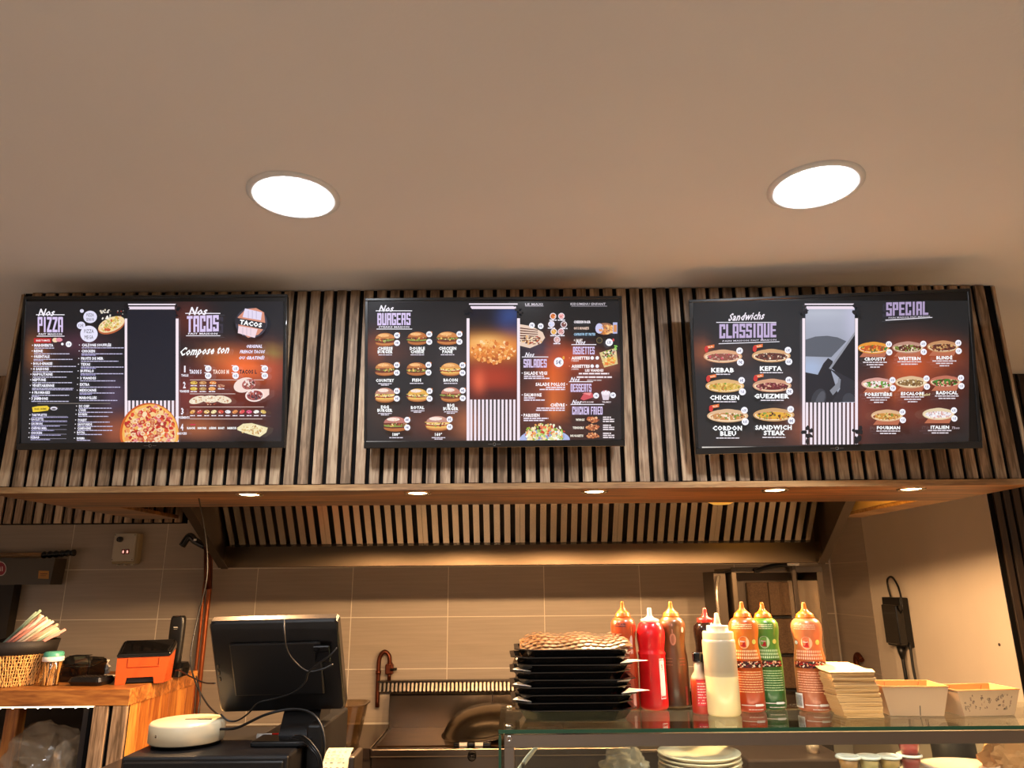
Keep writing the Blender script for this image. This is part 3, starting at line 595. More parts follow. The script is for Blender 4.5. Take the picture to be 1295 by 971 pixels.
    s.blobs(688.5, 549, 25, 13, ['f0ecc8', 'd8d890', 'c8402c', 'e8a050', 'a8c860', 'f8f4e8', 'e87a50', '8aa83a', 'f0d8a8'], 230, 1, 3.2, clip=557.2, rmax=1.)
    s.poly([(733, 505), (738, 497), (748, 498), (749, 503), (737, 507)], 'cc5058'); s.poly([(735, 498), (747, 497), (745, 501)], 'e88a8a'); price(s, 752.5, 501, 3.6, '3€'); s.text('TARTE AU DAIM', 741.5, 509, 1.9, 'f0e0e4', w=15)
    s.poly([(759, 498), (770, 498), (768, 506.5), (761, 506.5)], 'd8c8d4'); s.ell(764.5, 497.5, 5.8, 3, 'ece0ea', n=14); s.blobs(764.5, 496, 4, 2.4, ['b84858', 'f8f0f4'], 8, .6, 1.2); price(s, 773.5, 500.5, 3.6, '3€'); s.text('TIRAMISU', 765.5, 509, 1.9, 'f0e0e4', w=11)
    for i, (t, y) in enumerate((('WINGS', 531), ('TENDERS', 541), ('NUGGETS', 551))):
        s.text(t, 738-.8*i, y, 2.7, 'f4ecdc', w=(11, 14, 16)[i], al='r', bold=.045); s.ell(748, y, 8, 3.4, 'a85a38', random.uniform(-10, 10), 14, wob=.2); s.blobs(748, y, 8, 3.6, ['c87a4a', 'e09860', '7a3420', 'f0b888', 'b8603a'], 36, .7, 1.8)
        for k in range(3): s.micro(761, y-3+2.6*k, 14-(k == 0)*4, 1.5, 'e8dce0')
    s.rect(465.6, 558.0, 520, 559.2, 'd8d4d0')  # pale reflection on the screen glass, drawn into the picture

def menu_sandwich(s):
    s.glow(877, 380, 1226, 570, '1a1c1d', [(887, 446, 12, 16, '8a4a2c'), (935, 450, 18, 14, '46302a'), (960, 480, 40, 12, '3a3436'), (1008, 540, 18, 24, '8c4c32'), (1000, 520, 12, 40, '4c3230'), (960, 560, 40, 10, '3a2a26'),
        (1152, 462, 28, 26, 'c8562a'), (1195, 455, 26, 20, 'a84c28'), (1135, 495, 10, 24, 'c05c2c'), (1095, 520, 20, 40, '7a3626'), (1150, 520, 50, 26, '6a2c1e'), (1210, 480, 18, 30, '5a2a20'), (1120, 550, 40, 14, '3c2220')])
    s.rect(906, 407, 982, 407.9, WH); s.text('Sandwichs', 945, 399.5, 9.5, 'e8dfe8', w=45, shear=.4, bold=.03, ang=-3)
    s.block('CLASSIQUE', 910, 982, 409, 427, 'bda9cf', -1.2)
    s.text('PAIN MAISON FAIT MAISON', 948, 430.2, 1.9, 'd8d0dc', w=68, ang=-1.5); s.poly([(909, 434), (986, 431.4), (986, 432.2), (909, 434.9)], WH)
    K = [(914.4, 450.5, 'KEBAB', '', 467.8, 29), (975.4, 449.8, 'KEFTA', '', 465.8, 28), (916.6, 488, 'CHICKEN', '', 502.6, 37), (976, 487.6, 'GUEZMER', '', 500.8, 44), (919.8, 525.8, 'CORDON', 'BLEU', 541.2, 37), (977.8, 524.6, 'SANDWICH', 'STEAK', 540.4, 46)]
    FL = [['8d5040', 'c09080', '6a3a30', 'c8505a', 'e0c0b0'], ['5a2c22', '7c4030', 'a06a50', 'e8d8c0', '3d2018'], ['d8b050', 'c89838', '7a9a3a', 'e8c878', 'b87a30'], ['6a2424', '8a3a34', 'a86060', '4a1a1a', 'd8a88a'], ['c88a50', 'e8c8a0', '7a4a28', 'f0e0c8', '6a8a30'], ['e0a838', '6a3a20', '4a2818', 'c8803a', '7a9a3a']]
    for i, (x, y, a, b_, ly, w_) in enumerate(K):
        sandwich(s, x, y, 52 if i > 3 else 49, 18, ['d6a078', 'd0a070', 'd8aa70', 'cf9a78', 'd8b088', 'cc9c68'][i], FL[i])
        if i < 5: flag(s, x-17, y-11)
        price(s, x+21, y-7, 4.2, ['6€', '6.5€', '6€', '6€', '6.5€', '6.5€'][i]); price(s, x+22, y+7.5, 4.4, ['7€', '8.5€', '7.5€', '7€', '8.5€', '8€'][i])
        s.text(a, x-.6 if i else 913.9, ly, 5.6, 'ffffff', w=w_, bold=.045); yy = ly+5.4
        if b_: s.text(b_, x+.5, ly+6.8, 5.6, 'ffffff', w=20 if i == 4 else 27, bold=.045); yy = ly+12.6
        s.micro(x, yy, 18 if i == 0 else 29, 1.3, 'e4dce4', 'c')
    # dark knife-like shapes in a grey blurred picture between the rails
    x0, x1 = 1017.5, 1079.5
    s.glow(x0, 390, x1, 509, '9a9eae', [(1040, 398, 50, 10, 'b4b8c6'), (1050, 412, 40, 10, 'a4a8b8'), (1024, 466, 18, 12, 'a2b2d0'), (1078, 500, 8, 10, 'c4c4da'), (1078, 400, 10, 40, 'b6b6cc')], 14, 18)
    arc = lambda: None
    s.poly([(x0, 430), (1030, 426), (1045, 425), (1058, 427), (1069, 432), (1050, 452), (x0, 451)], '565a64')
    s.poly([(x0, 471), (1033, 474), (1040, 460), (1046, 453), (1052, 457), (1050, 470), (1056, 490), (1062, 509), (x0, 509)], '1a1a20')
    s.poly([(x1, 421), (1049, 465), (1062, 475), (x1, 484)], '141419'); s.poly([(x1, 420), (1047, 466), (1049, 468), (x1, 424)], '8c8e98')
    s.poly([(1047, 466), (1060, 472), (x1, 482), (x1, 508), (1050, 509), (1061, 492), (1060, 478)], '24252c'); s.poly([(1048, 494), (1058, 484), (1059, 478), (1062, 480), (1061, 490), (1052, 500)], '7f828c')
    s.ell(1034, 505, 9, 14, '33353c', 20, 16, 508.5); s.ell(1036, 506, 5, 12, '4e5058', 20, 14, 508.5); s.ell(1072, 506, 8, 9, '383a42', 0, 14, 508.5)
    rails(s, x0, x1, 384.5, 403, 509, 562)
    for xx in (1021, 1084):
        for _ in range(9): s.ell(xx+random.uniform(-6, 5), 550+random.uniform(-9, 9), random.uniform(1.5, 4), random.uniform(1.5, 4), '0e0e12', n=8, wob=.3)
    s.block('SPECIAL', 1119, 1172, 382.5, 399.5, 'ab98bd', -1.5)
    s.text('PAIN MAISON FAIT MAISON', 1148, 401.6, 1.9, 'c8c0cc', w=52, ang=-2); s.poly([(1118, 405), (1177, 401.6), (1177, 402.4), (1118, 406)], WH)
    S = [(1103, 441.4, 'CROUSTY', 454.4, 27, 'e0932e', ['c8561e', '4f7a2a', 'e8a040', '8a4a20'], 2), (1146, 441, 'WESTERN', 453.8, 28, 'b98a78', ['6a3424', 'e8d8b8', '7a8a3a', '4a2018'], 1), (1189.5, 440, 'BLINDÉ', 452.9, 20, 'c08a5e', ['5a2c20', '8a4a30', 'c89a60'], 2),
         (1106.6, 486.7, 'FORESTIÈRE', 498.9, 34, 'd29a8e', ['f0e4e0', '4a7a2a', 'a05040', '6a9a3a'], 2), (1148.8, 484.8, 'ESCALOPE', 498.1, 29, 'd8b48c', ['8a6a40', 'f0e0c0', 'a88a50', '6a4a2a'], 2), (1191.6, 484.2, 'RADICAL', 497, 27, 'bb6c56', ['3f7a2c', '8a2c20', '5a2018', 'e0a080'], 1),
         (1118, 526.8, 'FOURMAN', 540.9, 29, 'd8ae86', ['c88a3c', '7a8a3a', '8a3a24', 'e8c078'], 1), (1182, 524.8, 'ITALIEN', 540.3, 23, 'dcc8a4', ['e8e0e4', 'b0a0a4', 'd8a8a0', 'f4f0f0'], 1)]
    for x, y, a, ly, w_, br, fl, nm in S:
        sandwich(s, x, y-1, 40, 16, br, fl, True); price(s, x+19, y-5.5, 3.9, '8.5€'); price(s, x+19.5, y+4.6, 3.9, '9.5€')
        s.text(a, x+1.5, ly, 4, 'ffffff', w=w_, bold=.045)
        for k in range(nm+1): s.micro(x+1.5, ly+4.2+3*k, 30-k*9, 1.4, 'ddd2d8', 'c')
    s.text('Poulet', 1165, 499.5, 3.4, 'e8d8a0', w=13, shear=.4, ang=-6); s.text('Thon', 1203, 541, 3, 'c8b8c0', w=10, shear=.4)
    s.rect(886, 564.7, 955, 566.2, 'd8d4cc')
make_tv('wall-mounted menu screen at the left, headed PIZZA and TACOS with a large pizza picture', (20, 569, 1.985), .752, .437, 0., menu_pizza)
make_tv('wall-mounted menu screen in the middle, headed BURGERS with a picture of a red stew', (460, 567, 1.985), .732, .427, 0., menu_burgers)
make_tv('wall-mounted menu screen at the right, headed CLASSIQUE and SPECIAL with sandwiches, turned slightly inward', (880, 575, 1.990), .765, .440, math.radians(5), menu_sandwich)
# ================================================================== KITCHEN HOOD
HX0, HX1 = -1.315, 1.40
t = thing('extractor_hood', 'brushed steel extractor hood with sloping baffle filters behind the timber soffit', 'hood', (0, 0, 0))
HT, HB = (3.12, 2.14), (3.33, 1.868)      # filter bank: (Y,Z) front top -> rear bottom
b = BM(); box(b, (HX0, 3.335, 1.778), (HX1, 3.39, 1.872), .002); obj('grease_trough', b, steel('trough_steel', '5c4f40', .36, 0), t)
for x in (HX0, HX1-.012):
    xf = 1.296 if x > 0 else -1.272
    b = BM(); prism(b, [(xf, 2.74, 2.06), (xf, 2.74, 2.005), (x, 3.30, 1.776), (x, 3.39, 1.776), (x, 3.39, 2.5), (xf, 2.74, 2.5)], (.012, 0, 0)); obj('side_panel', b, M_dsteel, t)
    xi = 0 if x > 0 else .012
    b = BM(); d = -.030 if x > 0 else .030
    prism(b, [(xf+xi, 2.74, 2.004), (xf+xi, 2.74, 1.999), (x+xi, 3.30, 1.771), (x+xi, 3.30, 1.776)], (d, 0, 0)); obj('side_flange', b, M_dsteel, t)
b = BM(); box(b, (HX0, 3.385, 1.87), (HX1, 3.395, 2.5)); box(b, (HX0, 2.74, 2.49), (HX1, 3.39, 2.5)); box(b, (HX0, 2.735, 2.06), (HX1, 2.745, 2.5)); obj('shell', b, M_dsteel, t)
NF = 6; FX0 = -1.283; fw_ = (1.345+1.283)/NF; sl = Vector((0, HB[0]-HT[0], HB[1]-HT[1])); L = sl.length; sd = sl.normalized(); sn = Vector((0, sd.z, -sd.y))   # sn points down/out
if sn.z > 0: sn = -sn
def baffle_mesh(wd, hollow):
    b = BM(); h = .010
    # shallow steel channel: flat face with two folded edges
    pr = [(-wd/2, -.012), (-wd/2, 0), (wd/2, 0), (wd/2, -.012), (wd/2-.0015, -.012), (wd/2-.0015, -.0015), (-wd/2+.0015, -.0015), (-wd/2+.0015, -.012)]
    o = [Vector((x, 0, 0)) + sn*(y) for x, y in pr]
    prism(b, o, sl); bmesh.ops.recalc_face_normals(b, faces=b.faces)
    me = bpy.data.meshes.new('baffle'); b.to_mesh(me); b.free(); me.materials.append(M_steelv); return me
bmesh_w = baffle_mesh(.0270, 1); bmesh_e = baffle_mesh(.021, 1)
M_hblack = mat('greasy_dark_gap', '1a1410', rough=.5, metal=.6)
for i in range(NF):
    x0 = FX0+i*fw_
    b = BM(); o0 = Vector((x0, HT[0], HT[1]))
    def q(u, s_, n_): return o0+Vector((u, 0, 0))+sd*s_+sn*n_
    for (u0, u1, s0, s1) in ((0, fw_, L-.012, L),):
        prism(b, [q(u0, s0, 0), q(u1, s0, 0), q(u1, s1, 0), q(u0, s1, 0)], -sn*.012)
    prism(b, [q(.001, 0, -.03), q(fw_-.001, 0, -.03), q(fw_-.001, L, -.03), q(.001, L, -.03)], -sn*.003)
    f = obj('baffle_filter', b, M_hblack, t)
    n = 10; pitch = fw_/n
    for k in range(n):
        u = .0112+(fw_-.0224)*k/(n-1); me = bmesh_e if k in (0, n-1) else bmesh_w
        inst('baffle', me, f, o0+Vector((u, 0, 0))+sn*.0)
# added strip light behind the hood, unseen, washes the back wall
t = thing('added_wash_light', 'long warm strip light added out of view behind the hood to wash the back wall', 'ceiling light', (0, 3.95, CEIL))
obj('housing', box(BM(), (-1.0, -.05, -.03), (1.0, .05, 0), .003), M_frame_white, t)
obj('diffuser', box(BM(), (-.98, -.04, -.034), (.98, .04, -.030)), mat('added_wash_glow', 'fff0d8', emis='ffc890', estr=4), t)
# warm lamps inside the canopy opening
M_gold = mat('gold_lamp_glass', 'd8a43c', rough=.3, metal=.4, emis='ffb84a', estr=.6)
t = thing('hood_lamp', 'small gold dome lamp tucked up behind the timber soffit, third spotlight on its right', 'lamp', atY(912, 632, 2.60))
obj('dome', lathe(BM(), [(0, -.018), (.03, -.015), (.055, -.004), (.062, .008), (.062, .02)], 28), M_gold, t)
obj('stem', lathe(BM(), [(.01, .02), (.01, .1)], 10), M_dsteel, t)
t['label'] = 'small gold dome lamp peeping out behind the timber soffit, below the right-hand screen'
M_tl = mat('warm_tube', 'ffe0a0', emis='ffb840', estr=60)
t = thing('tube_lamp', 'warm yellow tube light inside the right end of the canopy', 'lamp', (1.25, 2.50, 2.03))
obj('tube', box(BM(), (-.09, .006, -.010), (.09, .020, .010), .004, 2), M_tl, t)
obj('housing', box(BM(), (-.10, -.008, -.014), (.10, .006, .014), .002), M_white, t)

# ================================================================== COOKING LINE
BZ = .90
t = thing('range_counter', 'stainless steel flat-top range with slotted rear upstand below the hood', 'range', (0, 0, 0))
gx0, gx1 = atY(470, 940, 3.99).x, 1.15
b = BM(); box(b, (gx0, 3.99, .78), (gx1, 4.56, BZ), .004); obj('body', b, M_steel, t)
b = BM(); box(b, (gx0, 4.0, .10), (gx1, 4.55, .78)); obj('cabinet', b, M_dsteel, t)
M_griddle = mat('greasy_griddle', '5a3f28', rough=.30, metal=.85, var=.35, vscale=(9, 9, 9))
b = BM(); box(b, (gx0+.02, 4.02, BZ), (gx0+1.0, 4.50, BZ+.006), .002); obj('griddle_plate', b, M_griddle, t)
b = BM(); box(b, (gx0-.0, 3.955, BZ-.035), (gx1, 3.99, BZ+.004), .006, 2); obj('front_rail', b, M_steel, t)
b = BM(); box(b, (gx0, 4.50, BZ), (-.13, 4.52, 1.085), .002); box(b, (gx0, 4.50, 1.075), (-.13, 4.63, 1.085), .001); obj('upstand', b, M_steel, t)
b = BM(); box(b, (-.128, 4.50, BZ), (gx1, 4.52, 1.085), .002); box(b, (-.128, 4.50, 1.075), (gx1, 4.63, 1.085), .001); obj('upstand', b, M_steel, t)
u0, u1 = atY(480, 870, 4.6).x, atY(652, 870, 4.6).x
b = BM(); box(b, (u0, 4.60, 1.085), (u1+.3, 4.64, 1.145), .002); obj('vent_back', b, M_hblack, t)
n = 34
for k in range(n):
    x = u0+(u1-u0)*k/n; b = BM(); prism(b, [(x, 4.585, 1.087), (x+(u1-u0)/n*.55, 4.585, 1.087), (x+(u1-u0)/n*.55, 4.60, 1.143), (x, 4.60, 1.143)], (0, .006, 0)); obj('vent_slat', b, M_steel, t)
b = BM(); box(b, (u1, 4.58, 1.087), (u1+.32, 4.60, 1.145), .001); box(b, (u0-.01, 4.58, 1.138), (u1, 4.60, 1.147), .001); obj('vent_rim', b, M_steel, t)
b = BM(); 
kx = atY(597, 946, 3.95).x
obj('control_knob', lathe(BM(), [(0, 0), (.022, 0), (.022, .02), (.0, .024)], 20), M_blackg, t, (kx, 3.955, BZ-.03)).rotation_euler = (PI/2, 0, 0)
# side bench left of the range
t = thing('prep_bench', 'steel prep bench left of the range behind the till', 'bench', (0, 0, 0))
b = BM(); box(b, (-2.5, 3.99, BZ-.05), (gx0-.006, 4.64, BZ), .003); obj('bench_top', b, M_steel, t)
b = BM(); box(b, (-2.5, 4.02, .05), (gx0-.008, 4.6, BZ-.05)); obj('cabinet', b, M_dsteel, t)
# clear tub on the bench
M_clear = thinglass('clear_tub_plastic', 'e6dccb', .06, .1)
p0 = atZ(398, 949, BZ); p1 = atZ(436, 949, BZ); cx = (p0.x+p1.x)/2
t = thing('food_tub', 'clear rounded food tub standing on the bench beside the range', 'tub', (cx, 4.10, BZ))
b = BM(); loft(b, [rrect(0, 0, z, hx, hx*.7, .05) for z, hx in ((0.001, .11), (.19, .145), (.192, .155), (.20, .155), (.20, .143), (.19, .138), (.012, .104))]); obj('tub', b, M_clear, t)
# big steel lid / pan leaning on the griddle
t = thing('steel_bowl', 'large brushed steel bowl turned upside down and tilted on the griddle', 'bowl', (atY(614, 915, 4.26).x, 4.26, BZ+.040))
b = BM(); lathe(b, [(.0, .142), (.09, .135), (.155, .108), (.20, .065), (.225, .02), (.235, .0), (.240, .0), (.240, -.004), (.231, -.004), (.221, .018), (.196, .062), (.152, .104), (.088, .131), (0, .138)], 56, cap=False)
o = obj('bowl', b, steel('spun_steel', '8f8372', .24, 2), t); o.rotation_euler = (math.radians(4), math.radians(-7), 0); o.scale = (1, 1, .82)
# dark handle bits in front (scraper with white plate)
t = thing('griddle_scraper', 'griddle scraper with a black grip lying on the front edge of the range', 'scraper', atZ(596, 941, BZ+.012))
b = BM(); box(b, (-.075, -.012, -.008), (.075, .012, .008), .004, 2); obj('blade', b, M_white, t)
b = BM(); box(b, (-.09, -.016, -.010), (-.06, .016, .010), .004, 2); obj('grip', b, M_blackg, t); b = BM(); box(b, (.06, -.016, -.010), (.10, .016, .010), .004, 2); obj('grip', b, M_blackg, t); b = BM(); box(b, (-.02, -.03, -.006), (.02, .0, .014), .006, 2); obj('clip', b, M_blackg, t)
# copper gas tap on the wall
M_cop = mat('aged_copper', '6e3a28', rough=.35, metal=.8, var=.2, vscale=(30, 30, 30)); M_copb = mat('bright_copper', 'b5633a', rough=.35, metal=.7, var=.12, vscale=(20, 20, 20))
Y = 4.62
t = thing('gas_tap', 'bent copper gas pipe with a valve on the tiled wall above the range', 'pipe', (0, 0, 0))
P = [atY(x, y, Y) for x, y in ((477, 894), (478.5, 850), (480, 832), (486, 824), (492, 829), (493, 840))]
obj('pipe', tube(BM(), P, .013, 10), M_cop, t)
b = BM(); c0 = atY(492.5, 846, Y); box(b, c0-Vector((.024, .02, .03)), c0+Vector((.024, .02, .03)), .008, 2); tube(b, [c0, atY(492, 862, Y)], .011, 10); obj('valve_body', b, M_cop, t)
b = BM(); tube(b, [c0+Vector((.01, -.03, 0)), c0+Vector((.05, -.035, .004))], .008, 8); obj('lever', b, M_blackg, t)
for q_ in (P[1], P[5]): obj('collar', lathe(BM(), [(.017, -.01), (.017, .01)], 14), M_cop, t, q_)
# copper pipe pair left of the hood
t = thing('copper_pipe', 'tall bright copper pipe running down the tiled wall left of the till screen', 'pipe', (0, 0, 0))
P = [atY(x, y, 4.60) for x, y in ((266, 690), (265.5, 735), (259, 800), (252, 870), (248, 930))]
obj('pipe', tube(BM(), P, .014, 10), M_copb, t)
obj('pipe', tube(BM(), [p+Vector((-.035, .01, 0)) for p in P[1:]], .010, 8), M_copb, t)
obj('sleeve', tube(BM(), [atY(263, 690, 4.585), atY(263, 745, 4.585)], .024, 12, False), M_cop, t)
# kebab grill
Y0 = 3.60
M_rail0 = steel('grill_edge', '7a6c5c', .35, 2)
g = thing('kebab_grill', 'tall upright steel kebab grill with mesh burners standing at the right of the range', 'grill', (0, 0, 0))
xl, xr = atY(925, 730, Y0).x, atY(1040, 730, Y0).x; zt = atY(980, 718, Y0).z; zb = 1.05
b = BM(); box(b, (xl, Y0, zt-.012), (xr, Y0+.30, zt), .002); obj('top_plate', b, M_steel, g)
b = BM(); box(b, (xl, Y0-.006, zt-.022), (xr, Y0+.004, zt+.004), .001); obj('front_lip', b, M_steel, g)
for x, dd in ((xl, 1), (xr, -1)):
    b = BM(); prism(b, [(x, Y0, zb), (x+dd*.012, Y0, zb), (x+dd*.012, Y0, zt-.02), (x, Y0, zt-.02)], (0, .30, 0)); obj('side_panel', b, M_dsteel, g)
    b = BM(); box(b, (min(x, x+dd*.028), Y0-.008, zb), (max(x, x+dd*.022), Y0, zt-.02), .001); obj('front_edge', b, M_rail0, g)
    b = BM(); xi = x+dd*.085; prism(b, [(x+dd*.014, Y0+.03, zb), (xi, Y0+.22, zb), (xi, Y0+.22, zt-.06), (x+dd*.014, Y0+.03, zt-.06)], (0, .01, 0)); obj('reflector_wing', b, M_steelv, g)
b = BM(); box(b, (xl+.012, Y0+.27, zb), (xr-.012, Y0+.285, zt-.012)); obj('back_panel', b, M_dsteel, g)
M_mesh = mat('burner_mesh', '54402e', rough=.6, metal=.5, bump=1., bscale=500, var=.25, vscale=(160, 160, 160))
hx0, hx1 = atY(948, 800, Y0+.25).x, atY(1004, 800, Y0+.25).x
for k, (ya, yb_) in enumerate(((736, 778), (782, 826), (830, 870))):
    za, zb_ = atY(975, ya, Y0+.25).z, atY(975, yb_, Y0+.25).z
    for m_ in (0, 1):
        xa = hx0+(hx1-hx0)*m_/2+.002; xb = hx0+(hx1-hx0)*(m_+1)/2-.002
        b = BM(); box(b, (xa, Y0+.235, zb_), (xb, Y0+.25, za), .002); obj('burner', b, M_mesh, g)
    b = BM(); box(b, (hx0-.01, Y0+.228, zb_-.014), (hx1+.01, Y0+.25, zb_-.004)); obj('cross_bar', b, M_black, g)
s0 = atY(1001, 712, Y0-.03); s1 = atY(1006, 880, Y0-.03)
b = BM(); box(b, (s0.x-.010, Y0-.05, 1.12), (s0.x+.010, Y0-.035, s0.z+.01), .002); obj('spit_post', b, M_dsteel, g)
b = BM(); box(b, (s0.x-.028, Y0-.056, s0.z-.012), (s0.x+.028, Y0-.045, s0.z+.02), .003); obj('white_tag', b, mat('paper_tag', 'f2efe2', rough=.7), g)
b = BM(); tube(b, [atY(955, 722, Y0-.02), atY(975, 716, Y0-.03), (s0.x, Y0-.04, s0.z-.005)], .011, 8); obj('top_arm', b, M_black, g)
b = BM(); box(b, (xl+.02, Y0-.12, zb-.02), (xr-.02, Y0+.28, zb), .004); box(b, (s0.x-.02, Y0-.06, zb), (s0.x+.02, Y0-.02, 1.13)); obj('drip_tray', b, M_steel, g)
b = BM(); box(b, (xl+.04, Y0, .70), (xr-.04, Y0+.26, zb-.02)); obj('pedestal', b, M_dsteel, g)
b = BM(); box(b, (xl-.02, Y0-.14, 0), (xr+.02, Y0+.32, .70)); obj('stand', b, M_dsteel, g)
b = BM(); box(b, (xl-.075, Y0+.05, zb), (xl-.012, Y0+.25, zt-.015), .003); obj('control_box', b, M_dsteel, g)
hp = [atY(909, 728, Y0+.02), atY(906.5, 745, Y0+.0), atY(908, 770, Y0+.0), atY(910, 790, Y0+.02)]
b = BM(); tube(b, hp, .008, 8); obj('handle', b, M_steelv, g)
# small black lamp clipped beside the hood, tap on the right tiles
p = atY(241, 683, 3.9)
t = thing('clip_lamp', 'small black clamp fitting behind the left side of the hood', 'fitting', atY(243, 684, 4.60))
b = BM(); tube(b, [(-.06, 0, -.03), (-.02, 0, .03), (.02, 0, 0.0), (.09, 0, -.035)], .022, 10); tube(b, [(-.02, 0, .02), (-.02, .07, .02)], .012, 8); obj('clamp', b, M_blackg, t)
obj('tip', box(BM(), (.02, -.03, -.002), (.035, -.015, .012), .002), mat('tip_white', 'e8e8f0', rough=.3), t)
p = atX(1084, 838, XR-.03)
t = thing('wall_tap', 'small dark tap on the side tiles behind the cardboard boxes', 'tap', p)
b = BM(); tube(b, [(.02, 0, -.06), (0, 0, -.03), (-.004, 0, .02), (0, -.02, .045), (.0, -.06, .02)], .016, 10); obj('spout', b, M_cop, t)
obj('flange', box(BM(), (.005, -.03, -.07), (.022, .03, -.03), .004), M_cop, t)

# ------------------------------------------------------------------ wall switch box (left)
p = atY(162, 692, YB-.05)
t = thing('switch_box', 'white wall switch box with a black knob and two red lit rockers', 'switch', (p.x, YB-.002, p.z))
M_box = mat('aged_white_plastic', 'cfc6b4', rough=.5)
b = BM(); box(b, (-.09, -.05, -.10), (.065, 0, .085), .004); obj('back_box', b, mat('aged_cream_plastic', 'b3a180', rough=.5), t)
b = BM(); box(b, (-.09, -.062, -.085), (.05, -.048, .085), .004); obj('face_plate', b, M_box, t)
obj('rotary_knob', lathe(BM(), [(0, 0), (.018, 0), (.016, .02), (0, .022)], 18), M_blackg, t, (-.046, -.062, .048)).rotation_euler = (PI/2, 0, 0)
for x in (-.018, .008):
    b = BM(); box(b, (x-.010, -.066, -.042), (x+.010, -.061, -.012), .001); r_ = obj('rocker', b, mat('red_rocker', '8a1a18', rough=.3), t)
    b = BM(); box(b, (x-.005, -.0672, -.036), (x+.005, -.0655, -.020), .001); obj('lit_window', b, mat('lit_rocker', 'ffd8c8', emis='ffb8a8', estr=1.), r_)
for x, z in ((-.082, .076), (.042, .076), (-.082, -.076), (.042, -.076)): obj('screw', lathe(BM(), [(0, 0), (.003, 0), (.003, .002), (0, .002)], 8), M_dsteel, t, (x, -.0625, z)).rotation_euler = (PI/2, 0, 0)
for k in range(3): obj('cable_gland', lathe(BM(), [(.008, -.012), (.010, -.006), (.010, 0)], 10), M_box, t, (-.06+.045*k, -.028, -.10))

# ------------------------------------------------------------------ oven corner with peel and roller at far left
Yo = 4.54
q0 = atY(70, 706, Yo); q1 = atY(63, 739, Yo)
t = thing('pizza_oven', 'grey steel oven hood with a round red badge and an orange sticker, far left', 'oven', (0, 0, 0))
b = BM(); prism(b, [(q0.x, Yo, q0.z), (q1.x, Yo, q1.z), (-3.9, Yo, q1.z), (-3.9, Yo, q0.z)], (0, .12, 0)); obj('hood_shell', b, mat('oven_grey', '62584c', rough=.45, metal=.5), t)
b = BM(); box(b, (-3.9, Yo+.05, .9), (q1.x-.25, Yo+.12, q1.z)); obj('oven_body', b, mat('oven_dark', '3a332c', rough=.5, metal=.4), t)
s = Sheet(lambda x, y, n: tuple(atY(x, y, Yo-.002-n)), True)
s.ell(0.5, 719, 7.6, 9.2, 'd8c8c0', n=24); s.ell(0.5, 719, 6.6, 8.2, '9a2430', n=24); s.text('il', 1.5, 719, 6, 'e8c8c0', w=4)
s.poly([(49, 721.5), (62, 721.8), (61.5, 732), (48, 731.5)], 'c8892a'); s.rect(51, 725, 60, 726, '6a4410'); s.rect(51, 727.5, 58, 728.3, '6a4410'); s.build('sticker', M_print, t)
t = thing('rolling_pin', 'wooden-shafted tool with a ribbed black grip lying on top of the oven', 'tool', (0, 0, 0))
z0 = q0.z
pa, pb, pc = atY(-60, 697, Yo+.06), atY(55, 696.5, Yo+.06), atY(95, 694.5, Yo+.06)
for P_ in (pa, pb, pc): P_.z = q0.z+.024+ (.012 if P_ is pc else 0)
obj('shaft', tube(BM(), [pa, pb], .015, 12, False), wood('tool_wood', '8a6a4a', 'a8845c', 'c0a078', 0, 1.), t)
obj('grip', tube(BM(), [pb+(pc-pb)*k/10 for k in range(11)], lambda u: .019+.003*math.sin(u*34), 12, True, 3), M_blackg, t)
t = thing('steel_peel', 'thin steel peel blade lying under the black-gripped tool on the oven', 'peel', (0, 0, 0))
e = atY(52, 704, Yo+.04); b = BM(); prism(b, [(e.x, Yo+.03, z0+.002), (e.x-.14, Yo, z0+.002), (-3.6, Yo, z0+.002), (-3.6, Yo+.11, z0+.002), (e.x-.14, Yo+.11, z0+.002)], (0, 0, .003)); obj('blade', b, M_steel, t)

# ------------------------------------------------------------------ power adapter on the right wall
p = atX(1140, 787, XR)
t = thing('power_adapter', 'black power adapter mounted on the cream side wall with a looped cable', 'adapter', (XR, p.y, p.z))
# local: -x points into the room, y towards the camera is negative
b = BM(); box(b, (-.045, -.10, -.115), (0, .085, .125), .006, 2); obj('bracket', b, M_black, t)
b = BM(); box(b, (-.085, -.125, -.10), (-.045, .02, .09), .006, 2); obj('brick_body', b, M_blackg, t)
for k in range(6): box(b := BM(), (-.052, .03, -.09+.03*k), (-.044, .075, -.072+.03*k), .001); obj('rib', b, M_blackg, t)
b = BM(); tube(b, [(-.02, .03, .12), (-.02, .045, .17), (-.025, .03, .215), (-.035, -.04, .225), (-.05, -.12, .17), (-.06, -.15, .08), (-.06, -.12, .05)], .005, 8); obj('loop_cable', b, M_rubber, t)
b = BM(); lathe(b, [(.022, 0), (.018, -.03), (.010, -.06)], 14, (-.03, -.02, -.115)); obj('plug', b, M_black, t)
b = BM(); tube(b, [(-.03, -.02, -.16), (-.028, -.02, -.28), (-.024, -.0, -.42), (-.02, .02, -.60), (-.02, 0, -.9)], .009, 8); obj('cable', b, M_rubber, t)
b = BM(); tube(b, [(-.03, -.11, -.09), (-.03, -.112, -.25), (-.02, -.14, -.42), (-.02, -.16, -.6), (-.02, -.17, -.9)], .0065, 8); obj('cable', b, M_rubber, t)
obj('screw_head', lathe(BM(), [(0, 0), (.006, 0), (.006, .003), (0, .003)], 10), M_dsteel, wr, (XR-.001, 3.14, 1.44)).rotation_euler = (0, -PI/2, 0)
